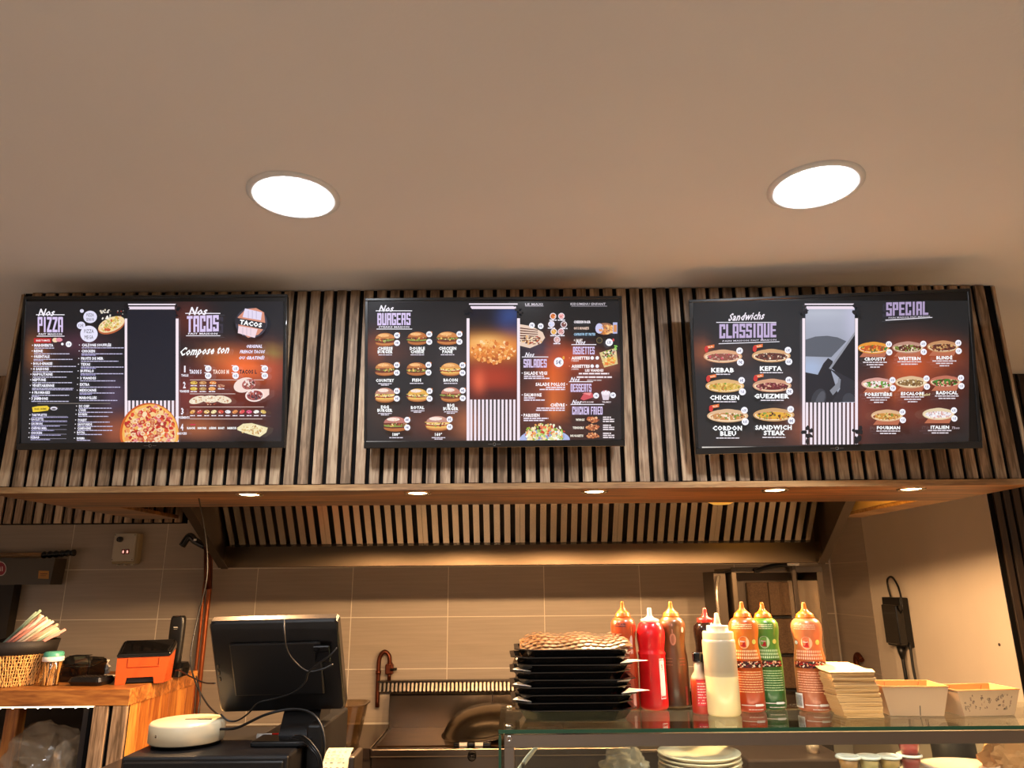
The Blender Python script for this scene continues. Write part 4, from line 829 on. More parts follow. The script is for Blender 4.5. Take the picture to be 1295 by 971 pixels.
# thin cable hanging from the soffit to the till
t = thing('hanging_cable', 'thin dark cable hanging from the timber soffit down to the till', 'cable', (0, 0, 0))
P = [atY(247, 617, 2.05), atY(251, 628, 2.2), atY(258, 665, 2.35), atY(262, 700, 2.4), atY(261, 735, 2.4), atY(250, 780, 2.4), atY(241, 830, 2.35), atY(247, 862, 2.28), atY(262, 890, 2.2), atY(277, 905, 2.08)]
obj('cable', tube(BM(), P, .0025, 6), M_rubber, t)
# ================================================================== GLASS DISPLAY CASE
GZ = 1.390; GY0, GY1 = 1.722, 2.035; GX0, GX1 = -.036, 1.78
M_gl = thinglass('counter_glass', 'f0f6f1', .03, .02)
M_gle = mat('green_glass_edge', '1f4a34', rough=.08, spec=.6)
M_rail = steel('satin_rail', '8b8278', .35, 0)
t = thing('display_case', 'glass-topped counter display case with steel rail and green glass edge', 'display case', (0, 0, 0))
b = BM(); box(b, (GX0, GY0+.0015, GZ-.008), (GX1, GY1, GZ)); obj('top_glass', b, M_gl, t)
b = BM(); box(b, (GX0, GY0, GZ-.008), (GX1, GY0+.0014, GZ-.0003)); obj('glass_edge', b, M_gle, t)
b = BM(); box(b, (GX0+.012, GY0+.001, GZ-.036), (GX1, GY0+.016, GZ-.010), .001); obj('front_rail', b, M_rail, t)
b = BM(); box(b, (GX0+.012, GY1-.02, GZ-.036), (GX1, GY1-.006, GZ-.010), .001); obj('rear_rail', b, M_rail, t)
b = BM(); box(b, (GX0+.012, GY0+.002, .86), (GX0+.034, GY0+.022, GZ-.010), .001); obj('corner_post', b, M_rail, t)
b = BM(); box(b, (GX0+.012, GY1-.024, .86), (GX0+.034, GY1-.006, GZ-.010), .001); obj('corner_post', b, M_rail, t)
b = BM(); box(b, (GX0, GY0+.004, .86), (GX0+.006, GY1, GZ-.010)); obj('side_glass', b, [M_gle], t) if False else obj('side_glass', b, M_gl, t)
b = BM(); box(b, (GX0, GY0+.001, .86), (GX0+.006, GY0+.0035, GZ-.010)); obj('glass_edge', b, M_gle, t)
M_pane = thinglass('front_pane_glass', 'eef4f0', .02, .03)
b = BM(); box(b, (GX0+.036, GY0+.010, .88), (GX1, GY0+.013, GZ-.037)); obj('front_pane', b, M_pane, t)
b = BM(); box(b, (GX0+.01, GY0+.016, 1.205), (GX1, GY1-.025, 1.211)); obj('inner_shelf', b, M_pane, t)
b = BM(); box(b, (GX0, GY0-.01, .80), (GX1, 2.60, .86), .003); obj('case_base', b, mat('case_enamel', 'b8a48c', rough=.4), t)
b = BM(); box(b, (GX0, GY0, 0), (GX1, 2.58, .80)); obj('cabinet', b, M_felt, t)
M_bolt = mat('polished_bolt', 'c8c0b4', rough=.2, metal=1.)
for (x, y) in ((GX0+.022, GY0+.03), (GX0+.022, GY1-.03)):
    b = BM(); lathe(b, [(0, .006), (.007, .0055), (.009, .003), (.009, .0005)], 16, (x, y, GZ)); obj('glass_screw', b, M_bolt, t)
for z in (1.372, 1.300):
    o = obj('post_bolt', lathe(BM(), [(.003, .001), (.0035, .004), (.0065, .004), (.007, .0)], 14, cap=False), M_bolt, t, (GX0+.023, GY0+.002, z)); o.rotation_euler = (PI/2, 0, 0)
b = BM(); box(b, (.30, GY0+.020, GZ-.034), (1.40, GY0+.030, GZ-.027)); obj('led_strip', b, mat('cool_led', 'ffffff', emis='ffe4c4', estr=20), t)

# ------------------------------------------------------------------ sauce bottles on the glass
def rprof(prof, z):
    for (r0, z0), (r1, z1) in zip(prof, prof[1:]):
        if z0 <= z <= z1: return r0+(r1-r0)*(z-z0)/max(z1-z0, 1e-9)
    return prof[-1][0]
WAVY = [(0, 0), (.86, 0), (.97, .012), (1.0, .03), (1.0, .40), (.975, .47), (.90, .54), (.87, .59), (.885, .64), (.95, .71), (.97, .76), (.93, .80), (.80, .83), (.60, .85), (.52, .858)]
KETCH = [(0, 0), (.82, 0), (.95, .02), (.97, .06), (.93, .30), (.92, .52), (.955, .535), (.955, .55), (.89, .565), (.90, .60), (.99, .70), (.97, .76), (.80, .83), (.60, .865), (.52, .87)]
STRT = [(0, 0), (.93, 0), (1., .02), (1., .70), (.985, .725), (.93, .735)]
def bottle(label, px, py, pyt, wpx, prof, bm_, capm, deco=None, noz='cone', grp='sauce bottles on the glass shelf', rf=1., YY=None):
    B = atZ(px, py-1.5, GZ); 
    if YY: B = Vector((atY(px, py, YY).x, YY, GZ))
    ax = (B-EYE).dot(fw); R = wpx/2*ax/F*rf
    d = 0
    top = atY(px-(px-640)*.04, pyt, B.y); H = top.z-GZ
    t = thing('sauce_bottle', label, 'bottle', (B.x, B.y, GZ+.0008), grp)
    P = [(r*R, z*H) for r, z in prof]
    obj('body', lathe(BM(), P+[(0, P[-1][1])], 36), bm_, t)
    zc = P[-1][1]/H
    if noz == 'cone': cp_ = [(.56, zc-.012), (.60, zc-.008), (.60, zc+.006), (.55, zc+.012), (.55, zc+.028), (.42, zc+.042), (.26, zc+.062), (.165, zc+.085), (.13, .985), (.10, 1.0), (0, 1.0)]
    elif noz == 'ketch': cp_ = [(.62, zc-.02), (.64, zc-.015), (.64, zc+.01), (.56, zc+.016), (.34, zc+.03), (.17, zc+.05), (.15, .99), (.12, 1.0), (0, 1.0)]
    elif noz == 'step': cp_ = [(.93, .735), (.93, .80), (.91, .81), (.66, .812), (.66, .86), (.64, .87), (.26, .875), (.20, .90), (.10, .995), (0, 1.)]
    elif noz == 'thin': cp_ = [(.60, zc-.015), (.60, zc+.01), (.60, zc+.03), (.34, zc+.04), (.2, zc+.06), (.15, .98), (.1, 1.), (0, 1.)]
    obj('nozzle_cap', lathe(BM(), [(r*R, z*H) for r, z in cp_], 24, cap=False), capm, t)
    if deco:
        def wr_(u, v, n):
            r = rprof(P, v)+.0006+n; a = -PI/2 - math.atan2(B.x, B.y) + u/R
            return (r*math.cos(a), r*math.sin(a), v)
        s = Sheet(wr_, False, 3e-5); deco(s, R, H); s.build('printed_label', M_print, t)
    return t
M_ycap = mat('yellow_orange_cap', 'c86a0a', rough=.35, coat=.3); M_rcap = mat('red_cap', 'd8241c', rough=.3, coat=.3); M_wcap = mat('cream_cap', 'cdbfa4', rough=.35)
def deco_fruit(main, txt, band=True):
    def d(s, R, H):
        w_ = R*1.5
        for k in range(3): s.micro(-R*.9, H*(.79-.018*k), R*1.5, .0022, txt)
        s.ell(-R*.08, H*.625, R*.40, R*.40, txt, n=18); s.ell(-R*.08, H*.625, R*.36, R*.36, main, n=18); s.ell(-R*.08, H*.612, R*.34, R*.2, 'b01e1a', n=14); s.text('Sauce', -R*.08, H*.635, .0040, 'fff0d8', w=R*.5)
        s.ell(R*.72, H*.63, R*.18, R*.16, 'd8d060', n=12); s.ell(-R*.9, H*.625, R*.16, R*.12, 'f0e8d8', n=12)
        for q, z in enumerate((.545, .515, .485)): 
            n = 14
            for k in range(n): s.rect(-R*.95+2*R*.95*k/n, H*z-.0026, -R*.95+2*R*.95*(k+.62)/n, H*z+.0026, txt)
        if band:
            s.rect(-R*1.05, H*.395, R*1.05, H*.455, '4a1c16', nx=10)
            for _ in range(90): s.ell(random.uniform(-R, R), H*random.uniform(.40, .45), random.uniform(.0012, .003), random.uniform(.001, .0025), random.choice(['c8301c', '2c4a1c', 'f0e0c0', '1c1210', '8a1c14', 'e8b080']), n=7, wob=.2)
        for k in range(9): s.micro(-R*.85, H*(.36-.022*k), R*1.75, .0018, txt)
        s.rect(-R*1.25, H*.035, -R*.62, H*.165, 'd8d4cc', nx=6)
        for k in range(9): s.rect(-R*1.2+k*R*.06, H*.05, -R*1.2+k*R*.06+R*.028, H*.15, '38343a')
        s.rect(-R*.5, H*.063, R*.9, H*.070, 'f0e0d0', nx=8); s.rect(R*.3, H*.058, R*.8, H*.078, 'f4ece0', nx=4); s.micro(-R*.1, H*.03, R*.9, .0016, 'f0dcc8')
    return d
def deco_ketchup(s, R, H):
    s.rect(R*.52, H*.11, R*.98, H*.50, 'e8d8d0', nx=4); s.rect(R*.54, H*.45, R*.96, H*.49, 'c03028', nx=4); s.rect(R*.54, H*.12, R*.96, H*.15, 'c03028', nx=4)
    for k in range(7): s.rect(R*.60, H*(.17+.025*k), R*.90, H*(.183+.025*k), '3a3030')
    for k, c in enumerate('1LOT'): s.text(c, R*.76, H*(.375+.02*k), .006, 'b02820', ang=90)
def deco_hot(s, R, H):
    s.rect(-R*.5, H*.14, R*.95, H*.62, 'b8202a', nx=8); s.rect(-R*.44, H*.16, R*.9, H*.60, 'd83038', nx=8)
    for k in range(8): s.micro(-R*.36, H*(.55-.05*k), R*1.15, .0022, 'f8c8b8')
def deco_red(s, R, H):
    for k in range(2): s.micro(-R*.7, H*(.79-.02*k), R*.9, .003, '5a2418')
    for x in (-.75, -.1): s.ell(R*x, H*.63, R*.30, R*.30, 'e0a088', n=16); s.ell(R*x, H*.63, R*.22, R*.22, '9a3a2c', n=14)
    s.text('Burger', -R*.1, H*.53, .010, 'f0c8a0', w=R*1.3, shear=.2, ang=2)
    for k in range(5): s.micro(-R*.8, H*(.48-.025*k), R*1.2, .0026, 'd88860')
    s.rect(R*.55, H*.04, R*.80, H*.55, 'd8a090'); s.ell(R*.66, H*.62, R*.16, R*.5, 'e0b0a0', n=14)
def deco_brown(s, R, H):
    s.ell(R*.02, H*.64, R*.26, R*.42, 'a8765c', n=16); s.ell(R*.02, H*.64, R*.12, R*.3, '8a5a42', n=12); s.rect(-R*.03, H*.70, R*.05, H*.79, 'a8765c')
    for k in range(3): s.micro(-R*.8, H*(.46-.03*k), R*.7, .002, '8a6848'); s.micro(R*.4, H*(.46-.03*k), R*.5, .002, '8a4838')
    s.ell(R*.85, H*.73, R*.14, R*.2, 'd8c0b0', n=10); s.rect(R*.75, H*.03, R*.95, H*.20, '7a2c24', nx=3)
bottle('tall dark red sauce bottle with a yellow nozzle cap, directly behind the pizza tray stack', 793, 898, 761, 33, WAVY, zramp('red_sauce', [(0, '8a2a18'), (.5, 'a8381c'), (1, 'b8481e')], 0, .22), M_ycap, deco_red)
bottle('bright red ketchup bottle with a cream nozzle cap', 828, 898, 769, 37, KETCH, mat('ketchup_red', 'd01418', rough=.28, coat=.4), M_wcap, deco_ketchup, 'ketch')
bottle('dark brown sauce bottle with a yellow nozzle cap beside the ketchup', 856, 895, 761, 35, WAVY, zramp('brown_sauce', [(0, '3c2416'), (.5, '5a3c22'), (1, '6c4420')], 0, .22), M_ycap, deco_brown)
bottle('near-black sauce bottle with a red nozzle cap, half hidden behind the white squeeze bottle', 900, 893, 769, 34, WAVY, mat('soy_black', '1c0f0b', rough=.15, coat=.5), M_rcap, None, 'thin')
bottle('translucent squeeze bottle half full of cream-coloured sauce', 916, 905, 775, 42, STRT, zramp('squeeze_plastic', [(0, 'e8cf98'), (.485, 'ecd6a2'), (.50, 'b8a484'), (.56, 'a8967a'), (1, 'b8a88a')], 0, .178, .35, .15), mat('milky_cap', 'cbb68e', rough=.4), None, 'step')
bottle('orange printed sauce bottle with a yellow nozzle cap, left of the green bottle', 949.5, 900, 761, 38, WAVY, zramp('orange_sleeve', [(0, 'b83a1c'), (.30, 'c4501e'), (.52, 'c85c1a'), (.8, 'cc6c1e'), (1, 'bc4a1e')], 0, .22), M_ycap, deco_fruit('e8742c', 'f2c890'))
bottle('green printed sauce bottle with a yellow nozzle cap', 976, 897, 762, 37, WAVY, zramp('green_sleeve', [(0, '2c5a28'), (.3, '33702c'), (.6, '5c8a30'), (1, '467824')], 0, .22), M_ycap, deco_fruit('6c9a3c', 'c8dca0'))
bottle('salmon-orange printed sauce bottle with a yellow nozzle cap, next to the kraft cartons', 1031, 900, 762, 39, WAVY, zramp('salmon_sleeve', [(0, 'b86444'), (.30, 'bc6a44'), (.52, 'c0622e'), (.8, 'cc7040'), (1, 'c47044')], 0, .22), M_ycap, deco_fruit('e87848', 'f2b48c'))
# little hot sauce bottle
B = atZ(887.5, 902, GZ); t = thing('hot_sauce_bottle', 'small glass hot sauce bottle with a black cap and a red label', 'bottle', (B.x, B.y, GZ+.0008))
P = [(0, 0), (.020, 0), (.0215, .004), (.0215, .072), (.019, .084), (.011, .096), (.0095, .125), (0, .126)]
obj('body', lathe(BM(), P, 28), zramp('hot_sauce', [(0, 'a8281a'), (.60, 'd84a22'), (.66, 'c0a080'), (1, 'b8a48c')], 0, .126), t)
obj('cap', lathe(BM(), [(.0125, .118), (.0135, .120), (.0135, .138), (.0125, .140), (0, .140)], 20), M_blackg, t)
s = Sheet(lambda u, v, n: ((rprof(P, v)+.0005+n)*math.cos(-PI/2-.15+u/.0215), (rprof(P, v)+.0005+n)*math.sin(-PI/2-.15+u/.0215), v), False, 3e-5); deco_hot(s, .0215, .126); s.build('printed_label', M_print, t)

# ------------------------------------------------------------------ pizza trays with papers
M_tray = mat('black_tray', '1a1816', rough=.22, coat=.4); M_kraft = mat('kraft_liner', '6e4a22', rough=.8, var=.1, vscale=(30, 30, 30)); M_paper = mat('white_paper', 'd8d0c2', rough=.8)
def oct_(hx, hy, c, z, cx=0, cy=0): return [(cx+x, cy+y, z) for x, y in ((-hx+c, -hy), (hx-c, -hy), (hx, -hy+c), (hx, hy-c), (hx-c, hy), (-hx+c, hy), (-hx, hy-c), (-hx, -hy+c))]
tb = BM(); loft(tb, [oct_(.118, .085, .03, .0), oct_(.133, .103, .036, .022), oct_(.143, .110, .038, .0235), oct_(.143, .110, .038, .0255), oct_(.132, .102, .036, .0255), oct_(.117, .084, .03, .0035)])
bmesh.ops.recalc_face_normals(tb, faces=tb.faces); tme = bpy.data.meshes.new('tray'); tb.to_mesh(tme); tb.free(); tme.materials.append(M_tray)
TC = atZ(727, 906, GZ); TX, TY = TC.x, 1.905; NT = 9; z = GZ+.0008
names = ['topmost', 'second from the top', 'third from the top', 'fourth from the top', 'middle', 'fourth from the bottom', 'third from the bottom', 'second from the bottom', 'bottom']
tz = []
for k in range(NT):
    o = bpy.data.objects.new('pizza_tray', tme); C.objects.link(o); top_ = k == NT-1
    jx = [.0, -.010, .003, -.012, .002, -.013, -.003, -.012, -.002][k]
    o.location = (TX+jx, TY+random.uniform(-.003, .003), z); o.rotation_euler = (0, 0, math.radians([0, 1.5, -1, 2, -1.5, 1, -2, 1.5, .5][k])); tz.append(z); z += .0165
    tag(o, 'black eight-sided plastic pizza tray, %s of the stack on the glass' % names[NT-1-k] if names[NT-1-k] != 'middle' else 'black eight-sided plastic pizza tray, fifth and middle one of the stack on the glass', 'tray', 'stacked pizza trays')
# grease papers sticking out of the stack
for k, (sx, wz, a0, lb) in enumerate(((-1, 1, .05, 'white paper corner sticking out at the lower left of the tray stack'), (-1, 3, .03, 'white paper corner sticking out at the left middle of the tray stack'), (-1, 5, .05, 'white paper corner sticking out at the upper left of the tray stack'), (1, 6, .06, 'white paper corner with print sticking out at the right of the tray stack'), (1, 2, .05, 'white paper point sticking out at the lower right of the tray stack'))):
    z_ = tz[wz]+.0245+.0012; b = BM(); x0 = TX+sx*.145
    d_ = -.02 if sx > 0 else -.05
    prism(b, [(x0-sx*.04, TY-.10, z_+.001), (x0+sx*(.004 if sx < 0 else .03), TY-.085+(.01 if sx > 0 else 0), z_+.004), (x0-sx*.01, TY-.02, z_+.002)], (0, 0, .0005))
    tag(obj('paper_liner', b, M_paper), lb, 'paper', 'papers between the trays')
# folded kraft paper on the top tray, printed with oval marks
t = thing('kraft_sheet', 'patterned kraft paper sheet folded in the topmost pizza tray', 'paper', (TX-.002, TY, tz[-1]+.002))
def kz(x, y):
    return .010+.007*math.sin(x*14+1.2)+.006*math.cos(y*22+x*9)+.006*math.sin(x*60)*(.3+abs(x)*4) + .010*max(0, x-.03)*8 + .16*(y+.088)
b = BM(); nx, ny = 30, 18; g_ = [[b.verts.new((-.128+.268*i/nx, -.088+.176*j/ny, kz(-.128+.268*i/nx, -.088+.176*j/ny))) for i in range(nx+1)] for j in range(ny+1)]
for j in range(ny):
    for i in range(nx): f = b.faces.new((g_[j][i], g_[j][i+1], g_[j+1][i+1], g_[j+1][i])); f.smooth = True
r_ = bmesh.ops.solidify(b, geom=b.faces[:], thickness=-.0006); obj('sheet', b, M_kraft, t)
s = Sheet(lambda x, y, n: (x, y, kz(x, y)+.0016+n), False, 3e-5)
for j in range(8):
    for i in range(14):
        x, y = -.118+.0180*i+(j % 2)*.009, -.078+.0215*j
        s.ell(x, y, .0085, .0080, '2c180a', 20, 10); s.ell(x, y, .0048, .0040, '6e4a22', 20, 8)
s.build('print', M_print, t)

# ------------------------------------------------------------------ cartons and kraft boats
M_cart = mat('kraft_carton', 'b8905e', rough=.75, var=.06, vscale=(20, 20, 20)); M_cart2 = mat('carton_top', 'cfae78', rough=.75)
c0 = atZ(1104, 911, GZ); ncart = 20
cb = BM(); out = [(-.052, -.0, 0), (.050, 0, 0), (.058, .055, 0), (.048, .060, 0), (.046, .105, 0), (-.044, .108, 0), (-.048, .060, 0), (-.060, .052, 0)]
prism(cb, out, (0, 0, .0044)); bmesh.ops.recalc_face_normals(cb, faces=cb.faces); cme = bpy.data.meshes.new('folded_carton'); cb.to_mesh(cme); cb.free(); cme.materials.append(M_cart)
for k in range(ncart):
    o = bpy.data.objects.new('folded_carton', cme); C.objects.link(o); sc = .86+.14*min(1, k/7); o.location = (c0.x-.004-.0009*k+random.uniform(-.0015, .0015), 1.82+random.uniform(-.002, .002), GZ+.0008+.0049*k); o.scale = (sc, 1, 1); o.rotation_euler = (0, 0, random.uniform(-.03, .03))
    ords = ['', 'second', 'third', 'fourth', 'fifth', 'sixth', 'seventh', 'eighth', 'ninth', 'tenth']; q_ = ('lowest' if k == 0 else 'highest' if k == ncart-1 else (ords[k]+' from the bottom') if k < 10 else (ords[ncart-1-k]+' from the top')); tag(o, 'flat kraft carton, %s in the stack beside the salmon bottle' % q_, 'carton', 'stack of flat kraft cartons')
zc_ = GZ+.0008+.0049*ncart
t = thing('open_carton', 'pale carton lid with two round holes lying on top of the kraft carton stack', 'carton', (c0.x-.024, 1.822, zc_+.0008))
b = BM(); prism(b, [(-.052, -.004, 0), (.055, -.004, 0), (.060, .02, .004), (.050, .03, .004), (.046, .115, .010), (-.05, .118, .012), (-.062, .03, .004)], (0, 0, .0015)); obj('lid', b, M_cart2, t)
s = Sheet(lambda x, y, n: (x, y, .0025+y*.085+n), False, 3e-5); s.ell(-.018, .018, .006, .004, 'a8803c', n=12); s.ell(.012, .018, .006, .004, 'a8803c', n=12); s.build('hole', M_print, t)
M_in = mat('kraft_inside_lit', 'c98a4c', rough=.7, var=.05, vscale=(20, 20, 20)); M_out = mat('kraft_outside', 'a8896c', rough=.7)  # orange light inside the boats is put into the inner kraft colour
def boat(label, c, hx, hy, h, rz, printed):
    t = thing('kraft_food_boat', label, 'food tray', (c.x, c.y, GZ+.0008), 'kraft food boats', rz)
    k = .80; th = .0012
    def ring(s_, z, d): return [(-hx*s_+d, -hy*s_+d, z), (hx*s_-d, -hy*s_+d, z), (hx*s_-d, hy*s_-d, z), (-hx*s_+d, hy*s_-d, z)]
    b = BM(); loft(b, [ring(k, 0, 0), ring(1, h, 0), ring(1, h, th), ring(k, th, th)], mi=0)
    b.faces.ensure_lookup_table()
    for f in b.faces:
        cz = f.calc_center_median(); 
    bmesh.ops.recalc_face_normals(b, faces=b.faces)
    for f in b.faces:
        c_ = f.calc_center_median()
        if f.normal.z > .05 or (f.normal.x*c_.x+f.normal.y*c_.y) < 0: f.material_index = 1
    obj('tray', b, [M_out, M_in], t)
    b = BM(); r4 = ring(1, h, 0)
    for i in range(4): tube(b, [r4[i], r4[(i+1) % 4]], .0014, 6, False)
    tag(obj('rolled_rim', b, M_in, t), None)
    s = Sheet(lambda x, y, n: (x*(k+(1-k)*y/h), -hy*(k+(1-k)*y/h)-.0004-n, y), False, 3e-5)
    if printed:
        for _ in range(44):
            x, y = random.uniform(-hx*.9, hx*.9), random.uniform(h*.25, h*.82); s.text(random.choice('FRITESBON&'), x, y, random.uniform(.004, .008), random.choice(['4a3a2c', '6a4a3a']), ang=random.choice([0, 90, -20, 15]))
    else: s.rect(hx*.1, h*.02, hx*.14, h*.35, '4a3626')
    s.build('print', M_print, t)
    s = Sheet(lambda x, y, n: (x*(k+(1-k)*y/h), hy*(k+(1-k)*y/h)-.0018-n, y), False, 3e-5)
    for x in (hx*.55, -hx*.55): s.poly([(x, h*.3), (x+.0015, h*.3), (x+.014, h*.95), (x+.0125, h*.95)], '7a4a24')
    s.build('fold_line', M_print, t)
boat('plain kraft food boat, the one touching the carton stack', Vector((.952, 1.885, 0)), .076, .055, .066, math.radians(-5), False)
boat('kraft food boat with a dark printed pattern, the one by the edge of the counter', Vector((1.112, 1.875, 0)), .078, .05, .058, math.radians(5), True)

# ------------------------------------------------------------------ inside the case

M_plate = mat('cream_plate', 'efe0c6', rough=.3, coat=.4)
PZ = 1.2115; pc = atY(882.5, 955, 1.90)
for k in range(10):
    b = BM(); lathe(b, [(0, .003), (.055, .003), (.078, .010), (.0965, .0155), (.0975, .0135), (.0955, .0115), (.078, .004), (.058, -.0005), (.050, -.001), (0, -.0005)], 48, cap=False) if k == 0 else None
    if k == 0:
        bmesh.ops.recalc_face_normals(b, faces=b.faces); pme = bpy.data.meshes.new('plate'); b.to_mesh(pme); b.free(); pme.materials.append(M_plate)
    o = bpy.data.objects.new('dinner_plate', pme); C.objects.link(o); o.location = (pc.x+random.uniform(-.0012, .0012), 1.885, PZ+.0012+.0092*k)
    wh = {9: 'topmost of the plate stack inside the case', 8: 'second from the top of the plate stack', 7: 'third from the top of the plate stack', 6: 'fourth from the top of the plate stack'}.get(k)
    tag(o, ('cream plate, '+wh) if wh else 'cream plate, %s from the bottom of the plate stack' % ['first', 'second', 'third', 'fourth', 'fifth', 'sixth'][k], 'plate', 'stacked cream plates')
M_cup = thinglass('cup_plastic', 'f4f0ec', .05, .1); M_lid = mat('frosted_lid', 'f4f0ea', rough=.3)
def cup(x, y, z, saucecol, lb, proto={}):
    if saucecol not in proto:
        t = thing('sauce_cup', lb, 'sauce cup', (x, y, z), 'lidded sauce cups in the case')
        obj('cup', lathe(BM(), [(0, 0), (.018, 0), (.024, .028), (.0255, .029)], 28, cap=False), M_cup, t)
        obj('sauce', lathe(BM(), [(0, .001), (.0172, .001), (.0222, .023), (0, .024)], 24), mat('sauce_'+saucecol, saucecol, rough=.35), t)
        obj('lid', lathe(BM(), [(.0255, .027), (.0275, .028), (.0275, .0315), (.024, .033), (.022, .031), (0, .031)], 28), M_lid, t); proto[saucecol] = t
    else: t = copy_tree(proto[saucecol]); t.location = (x, y, z); t['label'] = lb
for i, (px, col, n, lb) in enumerate(((1072, 'e8ad5c', 3, 'orange sauce cup with clear lid, leftmost stack'), (1098, 'f0dc9a', 3, 'pale yellow sauce cup with clear lid, second stack'), (1124, 'efc66e', 3, 'yellow sauce cup with clear lid, stack beside the red sauce'), (1150, 'c83a30', 4, 'red sauce cup with clear lid, tallest stack'))):
    x = atY(px, 955, 1.84).x; base = 1.2125
    for k in range(n):
        wh = ['bottom', 'lower middle' if n == 4 else 'middle', 'upper middle' if n == 4 else 'top', 'top'][k]
        cup(x+(.0015 if k % 2 else 0), 1.84, base+k*.0315+(.003 if n == 4 else 0), col, '%s, %s one' % (lb, wh))
# pink dish, ladle knob, paper bag
d = atY(1205, 968, 1.90)
t = thing('oval_dish', 'shallow pinkish oval dish beside the red sauce cups', 'dish', (d.x, 1.87, 1.2125))
obj('dish', lathe(BM(), [(0, .055), (.04, .058), (.075, .066), (.088, .070), (.086, .060), (.06, .02), (.04, 0), (0, 0)], 36, sx=1.0, sy=.7), mat('pink_glaze', 'e0c2b4', rough=.3), t)
d = atY(1208, 958, 2.30)
t = thing('black_pan_knob', 'round black pan lid standing behind the oval dish', 'lid', (d.x, 2.30, .861))
obj('body', lathe(BM(), [(0, 0), (.055, 0), (.058, .35), (.056, .395), (.05, .41), (.02, .432), (0, .435)], 28), M_black, t)
d = atY(1262, 962, 1.85); 
t = thing('paper_bag', 'crumpled brown paper bag at the far right inside the case', 'bag', (1.19, 1.87, 1.2125))
b = BM(); bmesh.ops.create_icosphere(b, subdivisions=4, radius=1)
for v in b.verts:
    n_ = noise.noise(v.co*3.1)*.22+noise.noise(v.co*8)*.10; v.co *= 1+n_; v.co.x *= .085; v.co.y *= .05; v.co.z = max(v.co.z*.066+.066, .001); v.co.z -= .01*(v.co.x > .02)
obj('bag', b, mat('brown_paper', 'a8764a', rough=.8, var=.1, vscale=(40, 40, 40)), t)
# crumpled clear bag, tongs, dark pans further back
d = atY(785, 962, 1.95)
t = thing('plastic_bag', 'crumpled clear plastic bag inside the case left of the plates', 'bag', (d.x, 1.90, 1.2125))
b = BM(); bmesh.ops.create_icosphere(b, subdivisions=4, radius=1)
for v in b.verts:
    n_ = noise.noise(v.co*2.6+Vector((4, 0, 0)))*.30+abs(noise.noise(v.co*6))*.25; v.co *= .8+n_; v.co.x *= .066; v.co.y *= .05; v.co.z = max(v.co.z*.058+.052, .001)
M_film = mat('crumpled_film', 'cdbda8', rough=.22, alpha=.40)
obj('bag', b, M_film, t)
p0, p1 = atY(655, 975, 1.80), atY(681, 942, 1.80)
t = thing('serving_tongs', 'pale long-handled tongs leaning at the left end inside the case', 'tongs', (0, 0, 0))
q0 = p0+(p0-p1)*1.7; obj('arm', tube(BM(), [q0, p0, p0+(p1-p0)*.5+Vector((0, 0, .004)), p1], lambda u: .0085-.004*u, 8, True, 6, 0, .5), M_white, t)
obj('arm', tube(BM(), [q0+Vector((0, .02, 0)), p0+Vector((.004, .018, 0)), p1+Vector((-.004, .010, -.006))], .004, 8), M_white, t)
obj('rivet', lathe(BM(), [(0, -.006), (.004, -.006), (.004, .006), (0, .006)], 10), M_dsteel, t, p0+(p1-p0)*.25+Vector((0, -.006, 0)))
t = thing('gastro_pan', 'dark metal pan rack behind the plates inside the case', 'pan', (0, 0, 0))
xa, xb_ = atY(800, 950, 2.45).x, atY(836, 950, 2.45).x
b = BM(); box(b, (xa, 2.30, .862), (xb_+.05, 2.5, 1.225), .004); obj('body', b, mat('pan_dark', '2a2522', rough=.35, metal=.7), t)
b = BM(); box(b, (xa-.0, 2.29, 1.225), (xb_+.05, 2.50, 1.232), .002); obj('rim', b, M_steel, t)
t = thing('warming_unit', 'dark steel warming unit behind the sauce cups inside the case', 'warmer', (0, 0, 0))
xa, xb_ = atY(930, 950, 2.4).x, atY(1052, 950, 2.4).x
b = BM(); box(b, (xa, 2.28, .862), (xb_, 2.55, 1.205), .006, 2); obj('body', b, mat('warmer_dark', '352b28', rough=.4, metal=.6), t)
obj('stem', lathe(BM(), [(.018, 0), (.018, .035), (.007, .038), (.006, .07), (0, .07)], 16), M_steelv, t, (atY(1022, 950, 2.4).x, 2.36, 1.205))
# ================================================================== TILL AREA
t = thing('till_counter', 'dark service counter under the till and cash drawer', 'counter', (0, 0, 0))
b = BM(); box(b, (-1.13, 1.62, 1.195), (-.45, 2.30, 1.225), .003); obj('worktop', b, mat('dark_worktop', '2b2420', rough=.35), t)
b = BM(); box(b, (-1.12, 1.64, 0), (-.46, 2.28, 1.195)); obj('cabinet', b, M_felt, t)
DZ = 1.33
t = thing('cash_drawer', 'wide black cash drawer under the round white speaker', 'cash drawer', (0, 0, 0))
b = BM(); box(b, (-.888, 1.782, 1.2258), (-.512, 2.13, DZ), .006, 2); obj('case', b, mat('drawer_black', '171413', rough=.42, bump=.2, bscale=900), t)
b = BM(); box(b, (-.880, 1.774, 1.232), (-.520, 1.784, DZ-.010), .003); obj('front_panel', b, M_black, t)
t = thing('round_speaker', 'flat round white disc speaker with a slot lying on the cash drawer', 'speaker', (-.800, 1.915, DZ+.0006))
b = BM(); lathe(b, [(0, 0), (.078, 0), (.080, .006), (.084, .008)], 48, cap=False); obj('base', b, M_black, t)
b = BM(); lathe(b, [(.084, .008), (.087, .011), (.087, .048), (.083, .053), (.0, .0545)], 56, cap=False); obj('shell', b, mat('ivory_plastic', 'dcc9a4', rough=.3, coat=.3), t)
b = BM(); box(b, (-.008, -.004, .0536), (.058, .001, .0556), .0008); obj('slot', b, M_black, t)
